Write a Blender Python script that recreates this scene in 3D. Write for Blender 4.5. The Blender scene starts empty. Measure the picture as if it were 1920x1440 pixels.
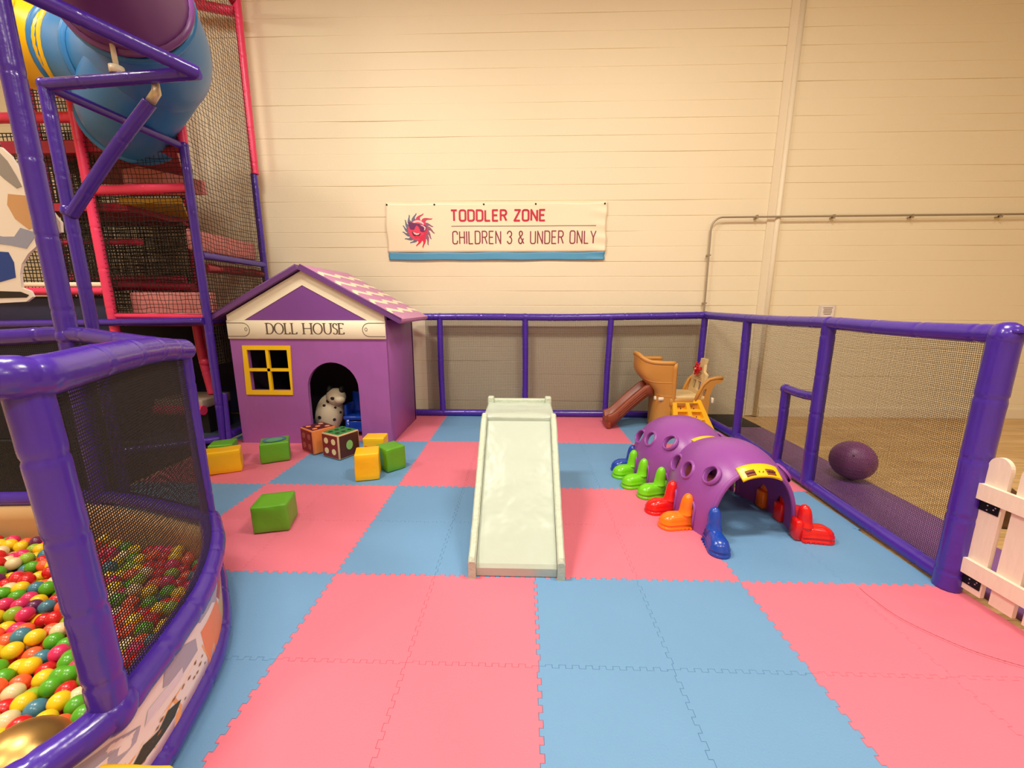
import bpy, bmesh, math, random
from mathutils import Vector, Matrix, noise
from mathutils.geometry import tessellate_polygon

PI = math.pi
C = bpy.context.scene.collection
S = bpy.context.scene

# ------------------------------------------------------------------ camera, world, lamps, exposure
F_PX, PITCH, YAW, ROLL, CAM_H = 752.86, 0.192579, 0.029795, 0.000686, 1.6122
fw = Vector((-math.sin(YAW) * math.cos(PITCH), math.cos(YAW) * math.cos(PITCH), -math.sin(PITCH)))
rt = Vector((math.cos(YAW), math.sin(YAW), 0))
up = rt.cross(fw)
r2 = math.cos(ROLL) * rt + math.sin(ROLL) * up
u2 = -math.sin(ROLL) * rt + math.cos(ROLL) * up
cam_d = bpy.data.cameras.new('camera')
cam = bpy.data.objects.new('camera', cam_d)
C.objects.link(cam)
cam_d.sensor_fit = 'HORIZONTAL'
cam_d.sensor_width = 36.0
cam_d.lens = F_PX / 1920 * 36
cam_d.clip_start = 0.02
cam.matrix_world = Matrix(((r2.x, u2.x, -fw.x, 0), (r2.y, u2.y, -fw.y, 0), (r2.z, u2.z, -fw.z, CAM_H), (0, 0, 0, 1)))
S.camera = cam

S.view_settings.view_transform = 'Standard'
S.view_settings.look = 'None'
S.view_settings.gamma = 1.0
S.view_settings.use_curve_mapping = False
S.view_settings.exposure = 0.0

w = bpy.data.worlds.new('world')
S.world = w
w.use_nodes = True
bg = w.node_tree.nodes['Background']
bg.inputs[0].default_value = (1.0, 0.90, 0.80, 1)
bg.inputs[1].default_value = 0.24

CEIL = 6.3
LAMPS = [(-5.6, 1.6, 125), (-2.2, 1.9, 235), (1.9, 1.9, 170), (5.6, 1.4, 35),
         (-3.0, -2.2, 130), (1.0, -2.4, 172), (4.8, -2.6, 95)]
for i, (lx, ly, p) in enumerate(LAMPS):
    ld = bpy.data.lights.new('ceiling_lamp_light', 'AREA')
    ld.shape = 'RECTANGLE'
    ld.size, ld.size_y = 1.2, 0.55
    ld.energy = p
    ld.color = (1.0, 0.925, 0.785)
    lo = bpy.data.objects.new('ceiling_lamp_light', ld)
    lo.location = (lx, ly, CEIL - 0.22)
    C.objects.link(lo)

# ------------------------------------------------------------------ helpers
def lin(c):
    out = []
    for x in c:
        x = x / 255.0
        out.append(x / 12.92 if x <= 0.04045 else ((x + 0.055) / 1.055) ** 2.4)
    return tuple(out)

def mat(name, col, rough=0.5, bump=None, metal=0.0, coat=0.0, vary=None, spec=0.5, emit=None, stretch=None, dist=0.02):
    m = bpy.data.materials.new(name)
    m.use_nodes = True
    nt = m.node_tree
    b = nt.nodes['Principled BSDF']
    c = lin(col)
    b.inputs['Base Color'].default_value = (*c, 1)
    b.inputs['Roughness'].default_value = rough
    b.inputs['Metallic'].default_value = metal
    b.inputs['Specular IOR Level'].default_value = spec
    b.inputs['Coat Weight'].default_value = coat
    b.inputs['Coat Roughness'].default_value = 0.12
    tc = nt.nodes.new('ShaderNodeTexCoord')
    src = tc.outputs['Object']
    if stretch:
        mp = nt.nodes.new('ShaderNodeMapping')
        mp.inputs['Scale'].default_value = stretch
        nt.links.new(src, mp.inputs['Vector'])
        src = mp.outputs['Vector']
    if vary:
        sc, amt = vary
        n = nt.nodes.new('ShaderNodeTexNoise')
        n.inputs['Scale'].default_value = sc
        n.inputs['Detail'].default_value = 4
        nt.links.new(src, n.inputs['Vector'])
        mx = nt.nodes.new('ShaderNodeMix')
        mx.data_type = 'RGBA'
        mx.inputs['A'].default_value = (*[x * (1 - amt) for x in c], 1)
        mx.inputs['B'].default_value = (*[min(1, x * (1 + amt)) for x in c], 1)
        nt.links.new(n.outputs['Fac'], mx.inputs['Factor'])
        nt.links.new(mx.outputs['Result'], b.inputs['Base Color'])
    if bump:
        sc, st = bump
        n = nt.nodes.new('ShaderNodeTexNoise')
        n.inputs['Scale'].default_value = sc
        n.inputs['Detail'].default_value = 3
        nt.links.new(src, n.inputs['Vector'])
        bp = nt.nodes.new('ShaderNodeBump')
        bp.inputs['Strength'].default_value = st
        bp.inputs['Distance'].default_value = dist
        nt.links.new(n.outputs['Fac'], bp.inputs['Height'])
        nt.links.new(bp.outputs['Normal'], b.inputs['Normal'])
    if emit:
        b.inputs['Emission Color'].default_value = (*lin(emit[0]), 1)
        b.inputs['Emission Strength'].default_value = emit[1]
    return m

class MB:
    """collects geometry of one mesh"""
    def __init__(s):
        s.v, s.f, s.m, s.s = [], [], [], []
    def add(s, vs, fs, mi=0, smooth=False):
        o = len(s.v)
        s.v += [Vector(p) for p in vs]
        for f in fs:
            s.f.append([i + o for i in f])
            s.m.append(mi)
            s.s.append(smooth)
    def box(s, c, d, rot=None, mi=0):
        x, y, z = d[0] / 2, d[1] / 2, d[2] / 2
        vs = [Vector(p) for p in ((-x, -y, -z), (x, -y, -z), (x, y, -z), (-x, y, -z), (-x, -y, z), (x, -y, z), (x, y, z), (-x, y, z))]
        if rot is not None:
            vs = [rot @ p for p in vs]
        s.add([p + Vector(c) for p in vs], [(3, 2, 1, 0), (4, 5, 6, 7), (0, 1, 5, 4), (1, 2, 6, 5), (2, 3, 7, 6), (3, 0, 4, 7)], mi)
    def rbox(s, c, d, r=0.02, seg=2, rot=None, mi=0, warp=None):
        bm = bmesh.new()
        bmesh.ops.create_cube(bm, size=1)
        for p in bm.verts:
            p.co = Vector((p.co.x * d[0], p.co.y * d[1], p.co.z * d[2]))
        bmesh.ops.bevel(bm, geom=bm.edges[:], offset=r, segments=seg, profile=0.5, affect='EDGES')
        if warp:
            bmesh.ops.subdivide_edges(bm, edges=[e for e in bm.edges if e.calc_length() > 0.06], cuts=5, use_grid_fill=True)
            for p in bm.verts:
                p.co += warp(p.co)
        bm.verts.index_update()
        vs = [p.co.copy() for p in bm.verts]
        if rot is not None:
            vs = [rot @ p for p in vs]
        s.add([p + Vector(c) for p in vs], [[q.index for q in f.verts] for f in bm.faces], mi, True)
        bm.free()
    def tube(s, path, r, n=14, mi=0, caps=True, smooth=True):
        """path list of points; r number or list"""
        pts = [Vector(p) for p in path]
        rs = r if isinstance(r, (list, tuple)) else [r] * len(pts)
        t0 = (pts[1] - pts[0]).normalized()
        a = Vector((0, 0, 1)) if abs(t0.z) < 0.9 else Vector((1, 0, 0))
        nn = (a - t0 * a.dot(t0)).normalized()
        vs, fs = [], []
        for i, p in enumerate(pts):
            if i == 0: t = pts[1] - pts[0]
            elif i == len(pts) - 1: t = pts[-1] - pts[-2]
            else: t = pts[i + 1] - pts[i - 1]
            t.normalize()
            nn = (nn - t * nn.dot(t)).normalized()
            bb = t.cross(nn)
            for k in range(n):
                q = 2 * PI * k / n
                vs.append(p + (nn * math.cos(q) + bb * math.sin(q)) * rs[i])
        for i in range(len(pts) - 1):
            for k in range(n):
                fs.append((i * n + k, i * n + (k + 1) % n, (i + 1) * n + (k + 1) % n, (i + 1) * n + k))
        s.add(vs, fs, mi, smooth)
        if caps:
            e = (len(pts) - 1) * n
            s.add([vs[k] for k in range(n)], [list(range(n))[::-1]], mi)
            s.add([vs[e + k] for k in range(n)], [list(range(n))], mi)
    def lathe(s, prof, n=24, M=None, mi=0, smooth=True):
        """prof list of (radius, height) turned about z, M places it"""
        M = M or Matrix()
        vs, fs = [], []
        for r, h in prof:
            for k in range(n):
                q = 2 * PI * k / n
                vs.append(M @ Vector((r * math.cos(q), r * math.sin(q), h)))
        for i in range(len(prof) - 1):
            for k in range(n):
                fs.append((i * n + k, i * n + (k + 1) % n, (i + 1) * n + (k + 1) % n, (i + 1) * n + k))
        s.add(vs, fs, mi, smooth)
        for i, rev in ((0, True), (len(prof) - 1, False)):
            if prof[i][0] > 1e-4:
                ids = list(range(n))
                s.add([vs[i * n + k] for k in ids], [ids[::-1] if rev else ids], mi)
    def ball(s, c, r, n=16, m=10, mi=0, M=None):
        """ellipsoid; r number or (x,y,z)"""
        R = Vector((r, r, r)) if isinstance(r, (int, float)) else Vector(r)
        M = M or Matrix()
        vs, fs = [], []
        for i in range(m + 1):
            a = PI * i / m
            for k in range(n):
                q = 2 * PI * k / n
                p = Vector((math.sin(a) * math.cos(q) * R.x, math.sin(a) * math.sin(q) * R.y, math.cos(a) * R.z))
                vs.append(Vector(c) + M @ p)
        for i in range(m):
            for k in range(n):
                fs.append((i * n + k, (i + 1) * n + k, (i + 1) * n + (k + 1) % n, i * n + (k + 1) % n))
        s.add(vs, fs, mi, True)
    def grid(s, fn, nu, nv, mi=0, smooth=True):
        vs = [fn(i / nu, j / nv) for i in range(nu + 1) for j in range(nv + 1)]
        w_ = nv + 1
        fs = [(i * w_ + j, (i + 1) * w_ + j, (i + 1) * w_ + j + 1, i * w_ + j + 1) for i in range(nu) for j in range(nv)]
        s.add(vs, fs, mi, smooth)
    def slab(s, fn, nu, nv, th, mi=0, smooth=True):
        """closed sheet of thickness th around surface fn(u,v)"""
        e = 1e-3
        top, bot = [], []
        for i in range(nu + 1):
            for j in range(nv + 1):
                u, v = i / nu, j / nv
                p = fn(u, v)
                du = fn(min(1, u + e), v) - fn(max(0, u - e), v)
                dv = fn(u, min(1, v + e)) - fn(u, max(0, v - e))
                nn = du.cross(dv)
                nn = nn.normalized() if nn.length > 1e-12 else Vector((0, 0, 1))
                top.append(p + nn * th / 2)
                bot.append(p - nn * th / 2)
        w_ = nv + 1
        N = len(top)
        fs = []
        for i in range(nu):
            for j in range(nv):
                a, b, c, d = i * w_ + j, (i + 1) * w_ + j, (i + 1) * w_ + j + 1, i * w_ + j + 1
                fs.append((a, b, c, d))
                fs.append((N + d, N + c, N + b, N + a))
        s.add(top + bot, fs, mi, smooth)
        rim = [i * w_ for i in range(nu + 1)] + [nu * w_ + j for j in range(1, nv + 1)] + [i * w_ + nv for i in range(nu - 1, -1, -1)] + [j for j in range(nv - 1, 0, -1)]
        L = len(rim)
        s.add([top[k] for k in rim] + [bot[k] for k in rim], [(k, L + k, L + (k + 1) % L, (k + 1) % L) for k in range(L)], mi, False)
    def prism(s, loops, fn, h0, h1, mi=0, side=None):
        """polygon with holes in 2d, extruded from h0 to h1; fn(x,y,h) gives the 3d point"""
        if not isinstance(loops[0][0], (list, tuple, Vector)):
            loops = [loops]
        flat = [p for l in loops for p in l]
        tris = tessellate_polygon([[Vector((p[0], p[1], 0)) for p in l] for l in loops])
        for h in (h0, h1):
            s.add([fn(p[0], p[1], h) for p in flat], [tuple(t) for t in tris], mi)
        for l in loops:
            L = len(l)
            s.add([fn(p[0], p[1], h0) for p in l] + [fn(p[0], p[1], h1) for p in l],
                  [(k, (k + 1) % L, L + (k + 1) % L, L + k) for k in range(L)], mi if side is None else side)
    def flat(s, poly, fn, mi=0):
        tris = tessellate_polygon([[Vector((p[0], p[1], 0)) for p in poly]])
        s.add([fn(p[0], p[1]) for p in poly], [tuple(t) for t in tris], mi)
    def build(s, name, mats, parent=None, loc=None, local=False, fix=True):
        if not isinstance(mats, (list, tuple)):
            mats = [mats]
        me = bpy.data.meshes.new(name)
        if local: off = Matrix()
        elif parent is not None: off = WM[parent.name].inverted()
        else: off = Matrix.Translation(-Vector(loc or (0, 0, 0)))
        me.from_pydata([off @ p for p in s.v], [], s.f)
        for m in mats: me.materials.append(m)
        me.polygons.foreach_set('material_index', s.m)
        me.polygons.foreach_set('use_smooth', s.s)
        if fix:
            bm = bmesh.new(); bm.from_mesh(me)
            bmesh.ops.remove_doubles(bm, verts=bm.verts, dist=1e-6)
            bmesh.ops.recalc_face_normals(bm, faces=bm.faces)
            bm.to_mesh(me); bm.free()
        me.update()
        o = bpy.data.objects.new(name, me)
        C.objects.link(o)
        if parent is not None:
            o.parent = parent
            WM[o.name] = WM[parent.name]
        else:
            o.location = Vector(loc or (0, 0, 0))
            WM[o.name] = Matrix.Translation(o.location)
        return o

WM = {}
def thing(name, label, cat, loc=(0, 0, 0), rotz=0, group=None):
    o = bpy.data.objects.new(name, None)
    o.empty_display_size = 0.1
    C.objects.link(o)
    o.location = loc
    o.rotation_euler = (0, 0, rotz)
    WM[o.name] = Matrix.Translation(Vector(loc)) @ Matrix.Rotation(rotz, 4, 'Z')
    return tag(o, label, cat, group)
def tag(o, label, cat, group=None):
    o['label'] = label
    o['category'] = cat
    if group: o['group'] = group
    return o
def struct(o):
    o['kind'] = 'structure'
    return o
def copy_tree(o, parent=None):
    c = o.copy()
    C.objects.link(c)
    if parent is not None: c.parent = parent
    for ch in list(o.children): copy_tree(ch, c)
    return c

def smooth_path(pts, step=0.03):
    """Catmull-Rom through pts, about evenly spaced"""
    P = [Vector(p) for p in pts]
    P = [P[0] * 2 - P[1]] + P + [P[-1] * 2 - P[-2]]
    out = []
    for i in range(1, len(P) - 2):
        a, b, c, d = P[i - 1], P[i], P[i + 1], P[i + 2]
        n = max(1, int((c - b).length / step))
        for k in range(n):
            t = k / n
            out.append(0.5 * ((2 * b) + (c - a) * t + (2 * a - 5 * b + 4 * c - d) * t * t + (3 * b - a - 3 * c + d) * t ** 3))
    out.append(P[-2].copy())
    return out

def foam(mb, pts, r, seam=0.34, seed=0, n=14, mi=0, ends=True):
    """pipe in foam under stitched vinyl: sections meet in shallow seams"""
    path = smooth_path(pts, 0.011)
    rnd = random.Random(seed)
    off = rnd.uniform(0.1, 0.9) * seam
    rs, d = [], 0.0
    for i, p in enumerate(path):
        if i: d += (p - path[i - 1]).length
        q = (d + off) % seam
        q = min(q, seam - q)
        k = 1.0 - 0.07 * math.exp(-(q / 0.007) ** 2) + 0.02 * math.exp(-((q - 0.03) / 0.025) ** 2)
        k += 0.014 * noise.noise(p * 7 + Vector((seed * 3.1, 0, 0)))
        rs.append(r * k)
    mb.tube(path, rs, n, mi, caps=ends)

def wrap(mb, c, r, mi=0):
    """bunched vinyl round a joint"""
    o = len(mb.v)
    mb.ball(c, r, 16, 10, mi)
    for p in mb.v[o:]:
        d = p - Vector(c)
        p += d * 0.10 * noise.noise(p * 16)

def net(mb, fn, nu, nv, wu, wv, su=10, sv=10, jit=0.0, mi=0):
    """woven net over the surface fn(u,v): nu strands along v, nv strands along u (flat cords)"""
    def strand(pts, side):
        vs = []
        for i, p in enumerate(pts):
            vs += [p - side[i], p + side[i]]
        mb.add(vs, [(2 * i, 2 * i + 1, 2 * i + 3, 2 * i + 2) for i in range(len(pts) - 1)], mi)
    for i in range(nu + 1):
        u = i / nu
        pts, sd = [], []
        for j in range(sv + 1):
            v = j / sv
            uu = min(1, max(0, u + jit / nu * noise.noise(Vector((i * 0.9, j * 1.3, 3.3)))))
            p = fn(uu, v)
            q = fn(min(1, uu + 0.01), v) - fn(max(0, uu - 0.01), v)
            pts.append(p); sd.append(q.normalized() * wu / 2)
        strand(pts, sd)
    for j in range(nv + 1):
        v = j / nv
        pts, sd = [], []
        for i in range(su + 1):
            u = i / su
            vv = min(1, max(0, v + jit / nv * noise.noise(Vector((i * 1.1, j * 0.8, 7.7)))))
            p = fn(u, vv)
            q = fn(u, min(1, vv + 0.01)) - fn(u, max(0, vv - 0.01))
            pts.append(p); sd.append(q.normalized() * wv / 2)
        strand(pts, sd)

def cordnet(mb, fn, nu, nv, r, su=20, sv=30, jit=0.5, seed=0):
    """knotted cord net, each cord a thin round strand"""
    for i in range(nu + 1):
        mb.tube([fn(min(1, max(0, i / nu + jit / nu * noise.noise(Vector((i * 1.7 + seed, j * 0.55, 1))))), j / sv) for j in range(sv + 1)], r, 4, 0, False)
    for j in range(nv + 1):
        mb.tube([fn(i / su, min(1, max(0, j / nv + jit / nv * noise.noise(Vector((i * 0.5, j * 1.7 + seed, 5)))))) for i in range(su + 1)], r, 4, 0, False)

def ribbon(mb, pts, wd, fn, mi=0, closed=False, cap=8):
    """flat 2d stroke of width wd (number, or function of direction) laid on fn(x,y)"""
    P = [Vector((p[0], p[1])) for p in pts]
    if closed: P.append(P[0])
    for a, b in zip(P, P[1:]):
        d = b - a
        if d.length < 1e-9: continue
        d.normalize()
        ww = wd(d) if callable(wd) else wd
        n_ = Vector((-d.y, d.x)) * ww / 2
        k = max(1, int((b - a).length / 0.08))
        for i in range(k):
            p, q = a.lerp(b, i / k), a.lerp(b, (i + 1) / k)
            mb.add([fn(*(p - n_)), fn(*(q - n_)), fn(*(q + n_)), fn(*(p + n_))], [(0, 1, 2, 3)], mi)
    if cap and not callable(wd):
        for p in (P if closed else P[1:-1]):
            mb.add([fn(p.x + wd / 2 * math.cos(2 * PI * k / cap), p.y + wd / 2 * math.sin(2 * PI * k / cap)) for k in range(cap)], [tuple(range(cap))], mi)

def arc(cx, cy, rx, ry, a0, a1, n=10):
    return [(cx + rx * math.cos(math.radians(a0 + (a1 - a0) * i / n)), cy + ry * math.sin(math.radians(a0 + (a1 - a0) * i / n))) for i in range(n + 1)]

# ------------------------------------------------------------------ materials
M_wall = mat('painted_block', (240, 229, 200), 0.55, bump=(60, 0.10), vary=(0.8, 0.03))
M_wall2 = mat('painted_hall_wall', (225, 205, 172), 0.7)
M_trim = mat('painted_steel', (236, 224, 198), 0.45, bump=(25, 0.08))
M_ceil = mat('ceiling_paint', (205, 190, 165), 0.8)
M_black = mat('black_rubber', (26, 25, 26), 0.6, bump=(80, 0.1))
M_purple = mat('purple_vinyl', (70, 40, 164), 0.26, bump=(14, 0.22), coat=0.3, vary=(5, 0.10))
M_pinkv = mat('pink_vinyl', (238, 62, 108), 0.34, bump=(16, 0.2), vary=(5, 0.08))
M_redv = mat('dark_red_vinyl', (150, 26, 52), 0.4, bump=(16, 0.2))
M_net = mat('black_net', (24, 22, 22), 0.8)
M_netg = mat('grey_net', (52, 46, 42), 0.8)
M_netb = mat('brown_cord', (50, 40, 24), 0.8)
M_pmat = mat('pink_foam', (222, 116, 138), 0.62, bump=(120, 0.12), vary=(2.2, 0.06))
M_bmat = mat('blue_foam', (106, 153, 198), 0.62, bump=(120, 0.12), vary=(2.2, 0.06))
M_house = mat('lilac_vinyl_cloth', (160, 94, 172), 0.42, bump=(1.6, 0.45), stretch=(1.8, 1, 0.8), vary=(3, 0.04), dist=0.06)
M_house2 = mat('purple_gable_cloth', (124, 70, 150), 0.45, bump=(4, 0.2))
M_roof = mat('pink_lilac_roof', (200, 134, 186), 0.42, bump=(5, 0.25))
M_roofedge = mat('roof_edge', (108, 64, 130), 0.4)
M_white = mat('cream_white_cloth', (244, 234, 208), 0.45, bump=(6, 0.15))
M_letter = mat('grey_brown_print', (104, 86, 74), 0.5)
M_yellow = mat('yellow_vinyl', (250, 196, 14), 0.36, bump=(9, 0.25))
M_green = mat('green_vinyl', (96, 168, 34), 0.36, bump=(9, 0.3))
M_ramp = mat('pale_green_vinyl', (186, 200, 188), 0.3, bump=(3.4, 0.5), coat=0.2, dist=0.05)
M_ramp2 = mat('pale_green_trim', (190, 202, 184), 0.4, bump=(30, 0.5))
M_tun = mat('violet_plastic', (150, 78, 166), 0.34, bump=(90, 0.03))
M_wood = None

def wood_floor():
    m = bpy.data.materials.new('oak_plank')
    m.use_nodes = True
    nt = m.node_tree
    b = nt.nodes['Principled BSDF']
    b.inputs['Roughness'].default_value = 0.42
    tc = nt.nodes.new('ShaderNodeTexCoord')
    br = nt.nodes.new('ShaderNodeTexBrick')
    br.inputs['Color1'].default_value = (*lin((226, 190, 134)), 1)
    br.inputs['Color2'].default_value = (*lin((212, 174, 116)), 1)
    br.inputs['Mortar'].default_value = (*lin((184, 144, 92)), 1)
    br.inputs['Scale'].default_value = 1.0
    br.inputs['Mortar Size'].default_value = 0.003
    br.inputs['Brick Width'].default_value = 1.2
    br.inputs['Row Height'].default_value = 0.16
    nt.links.new(tc.outputs['Object'], br.inputs['Vector'])
    mp = nt.nodes.new('ShaderNodeMapping')
    mp.inputs['Scale'].default_value = (2.0, 26.0, 1)
    nt.links.new(tc.outputs['Object'], mp.inputs['Vector'])
    n = nt.nodes.new('ShaderNodeTexNoise')
    n.inputs['Scale'].default_value = 1.5
    n.inputs['Detail'].default_value = 6
    nt.links.new(mp.outputs['Vector'], n.inputs['Vector'])
    mx = nt.nodes.new('ShaderNodeMix')
    mx.data_type = 'RGBA'
    mx.blend_type = 'MULTIPLY'
    mx.inputs['Factor'].default_value = 0.55
    cr = nt.nodes.new('ShaderNodeValToRGB')
    cr.color_ramp.elements[0].position = 0.3
    cr.color_ramp.elements[0].color = (0.45, 0.42, 0.38, 1)
    cr.color_ramp.elements[1].position = 0.65
    nt.links.new(n.outputs['Fac'], cr.inputs['Fac'])
    nt.links.new(br.outputs['Color'], mx.inputs['A'])
    nt.links.new(cr.outputs['Color'], mx.inputs['B'])
    nt.links.new(mx.outputs['Result'], b.inputs['Base Color'])
    return m
M_wood = wood_floor()

# ------------------------------------------------------------------ the room
FZ = -0.016
X0, X1, Y0, Y1 = -9.0, 10.0, -7.0, 5.95
mb = MB(); mb.box(((X0 + X1) / 2, (Y0 + Y1) / 2, FZ - 0.05), (X1 - X0 + 0.4, Y1 - Y0 + 0.4, 0.1))
struct(mb.build('floor', M_wood))
mb = MB(); mb.box(((X0 + X1) / 2, (Y0 + Y1) / 2, CEIL + 0.05), (X1 - X0 + 0.4, Y1 - Y0 + 0.4, 0.1))
struct(mb.build('ceiling', M_ceil))

# block wall: every course is separated by a shallow raked joint, with staggered upright joints
mb = MB()
z = FZ
prof = []
course = 0.2035
k = 0
zz = -0.016
while zz < CEIL:
    a, b_ = zz, min(CEIL, zz + course)
    prof += [(Y1 + 0.010, a), (Y1 + 0.010, a + 0.0035), (Y1 + 0.001, a + 0.007), (Y1, a + 0.012), (Y1, b_ - 0.006), (Y1 + 0.001, b_ - 0.003)]
    zz += course
xs = [X0 + (X1 - X0) * i / 60 for i in range(61)]
vs = []
for i, x in enumerate(xs):
    for (y, z) in prof:
        dz = 0.0025 * noise.noise(Vector((x * 0.8, z * 2.1, 0)))
        gap = 0.45 + 1.2 * noise.noise(Vector((x * 0.7, round(z / course) * 3.7, 4)))
        yy = Y1 + (y - Y1) * max(0.1, min(1.2, gap))
        vs.append(Vector((x, yy, z + dz)))
n_ = len(prof)
mb.add(vs, [(i * n_ + j, i * n_ + j + 1, (i + 1) * n_ + j + 1, (i + 1) * n_ + j) for i in range(60) for j in range(n_ - 1)], 0, False)
mb.box(((X0 + X1) / 2, Y1 + 0.12, CEIL / 2), (X1 - X0 + 0.4, 0.2, CEIL))
struct(mb.build('wall_back', M_wall))
mb = MB(); mb.box((X0 - 0.1, (Y0 + Y1) / 2, CEIL / 2), (0.2, Y1 - Y0, CEIL)); struct(mb.build('wall_left', M_wall2))
mb = MB(); mb.box((X1 + 0.1, (Y0 + Y1) / 2, CEIL / 2), (0.2, Y1 - Y0, CEIL)); struct(mb.build('wall_right', M_wall2))
mb = MB(); mb.box(((X0 + X1) / 2, Y0 - 0.1, CEIL / 2), (X1 - X0, 0.2, CEIL)); struct(mb.build('wall_front', M_wall2))
# painted steel column let into the wall
mb = MB()
mb.box((3.405, Y1 - 0.012, CEIL / 2), (0.17, 0.024, CEIL))
struct(mb.build('trim_1', M_trim))
mb = MB()
mb.tube([(3.452, Y1 - 0.026, 0.0), (3.452, Y1 - 0.026, 2.3), (3.452, Y1 - 0.026, CEIL)], 0.036, 16)
mb.box((3.452, Y1 - 0.02, CEIL / 2), (0.072, 0.04, CEIL))
struct(mb.build('trim_2', M_trim))
mb = MB()
mb.box(((3.52 + X1) / 2, Y1 - 0.012, FZ + 0.065), (X1 - 3.52, 0.024, 0.13))
mb.box(((3.52 + X1) / 2, Y1 - 0.009, FZ + 0.137), (X1 - 3.52, 0.018, 0.014))
struct(mb.build('baseboard_back', M_trim))

# lamps under the ceiling
M_lampbody = mat('lamp_housing', (200, 200, 196), 0.5, metal=0.6)
M_lamp = mat('lamp_lens', (255, 240, 215), 0.4, emit=((255, 232, 200), 3.0))
for i, (lx, ly, p) in enumerate(LAMPS):
    side = 'left' if lx < -1 else ('right' if lx > 3 else 'middle')
    t = thing('ceiling_lamp', 'flat ceiling lamp above the play hall, %s' % ['far left', 'over the doll house', 'over the caterpillar tunnel', 'far right', 'rear left', 'rear middle', 'rear right'][i], 'lamp', (lx, ly, CEIL))
    mb = MB(); mb.box((lx, ly, CEIL - 0.075), (1.3, 0.65, 0.15)); mb.build('housing', M_lampbody, t)
    mb = MB(); mb.box((lx, ly, CEIL - 0.16), (1.2, 0.55, 0.02)); mb.build('lens', M_lamp, t)

# ------------------------------------------------------------------ foam floor tiles
TILE = 0.61
GX, GY = 0.0768, 2.164
def tile_poly(wd, l, r, b, t):
    """outline anticlockwise; l,r,b,t: is that side toothed"""
    n = 20; a = 0.0085
    def teeth(on, L=TILE):
        if not on: return []
        out = []
        for i in range(1, n - 1):
            d = a if i % 2 else -a
            out += [(i * L / n, d), ((i + 1) * L / n, d)]
        return [(L / n, 0.0)] + out + [((n - 1) * L / n, 0.0)]
    P = [(0, 0)]
    P += [(x, d) for x, d in teeth(b) if x < wd - 0.01]
    if b and wd < TILE - 0.01: pass
    P += [(wd, 0)] + [(wd + d, y) for y, d in teeth(r)]
    P += [(wd, TILE)] + [(x, TILE + d) for x, d in reversed(teeth(t)) if x < wd - 0.01]
    P += [(0, TILE)] + [(d, y) for y, d in reversed(teeth(l))]
    return P
def inset(P, d):
    out = []
    L = len(P)
    for i in range(L):
        p0, p1, p2 = Vector(P[i - 1]), Vector(P[i]), Vector(P[(i + 1) % L])
        a, b = (p1 - p0), (p2 - p1)
        a.normalize(); b.normalize()
        na, nb = Vector((-a.y, a.x)), Vector((-b.y, b.x))
        o = na if abs(a.dot(b)) > 0.9 else na + nb
        out.append((p1.x + o.x * d, p1.y + o.y * d))
    return out
tile_cache = {}
def tile_mesh(key, m):
    if (key, m.name) in tile_cache: return tile_cache[(key, m.name)]
    P = tile_poly(*key)
    # drop repeated points
    Q = []
    for p in P:
        if not Q or (Vector(p) - Vector(Q[-1])).length > 1e-6: Q.append(p)
    rings = [(inset(Q, 0.0004), -0.0155), (inset(Q, 0.0004), -0.0013), (inset(Q, 0.0016), 0.0)]
    L = len(Q)
    vs = [(x, y, z) for R, z in rings for x, y in R]
    fs = []
    for k in range(2):
        fs += [(k * L + i, k * L + (i + 1) % L, (k + 1) * L + (i + 1) % L, (k + 1) * L + i) for i in range(L)]
    tris = tessellate_polygon([[Vector((x, y, 0)) for x, y in rings[2][0]]])
    fs += [tuple(2 * L + i for i in t) for t in tris]
    me = bpy.data.meshes.new('floor_tile')
    me.from_pydata(vs, [], fs)
    bm = bmesh.new(); bm.from_mesh(me); bmesh.ops.recalc_face_normals(bm, faces=bm.faces)
    for f in bm.faces:
        if f.normal.z < -0.5: pass
    bm.to_mesh(me); bm.free()
    me.materials.append(m)
    tile_cache[(key, m.name)] = me
    return me
ORD = ['first', 'second', 'third', 'fourth', 'fifth', 'sixth', 'seventh', 'eighth', 'ninth', 'tenth', 'eleventh', 'twelfth']
scuff_tile = None
for k in range(-6, 4):
    for m in range(-3, 6):
        x0, y0 = GX + k * TILE, GY + m * TILE
        if x0 < -1.95 and y0 + TILE < 2.0: continue            # under the ball pit
        pink = ((k // 2) + (m // 2)) % 2 == 0
        wd = TILE
        rgt = True
        if k == 3:
            rgt = False
            wd = {0: 0.552, 1: 0.58, 2: 0.612, 3: 0.63, 4: 0.635, 5: 0.61}.get(m, 0.63)
        key = (wd, k > -6, rgt, m > -3, m < 5)
        if k == 3: key = (wd, True, False, m > -3, m < 5)
        o = bpy.data.objects.new('floor_tile', tile_mesh(key, M_pmat if pink else M_bmat))
        C.objects.link(o)
        o.location = (x0, y0, 0)
        WM[o.name] = Matrix.Translation(o.location)
        tag(o, '%s foam floor tile, %s row out from the back fence, %s column from the right fence' % ('pink' if pink else 'blue', ORD[5 - m], ORD[3 - k]), 'floor tile', 'pink floor tiles' if pink else 'blue floor tiles')
        if k == 3 and m == -1: scuff_tile = o
mb = MB()
M_scuff = mat('scuffed_foam', (186, 78, 92), 0.7)
sc = smooth_path([(1.962, 2.13, 0.0004), (1.962, 2.05, 0.0004), (1.99, 1.895, 0.0004), (2.103, 1.739, 0.0004), (2.198, 1.666, 0.0004), (2.33, 1.60, 0.0004), (2.46, 1.56, 0.0004)], 0.02)
ribbon(mb, [(p.x, p.y) for p in sc], 0.0045, lambda x, y: Vector((x, y, 0.0006)), cap=6)
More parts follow.
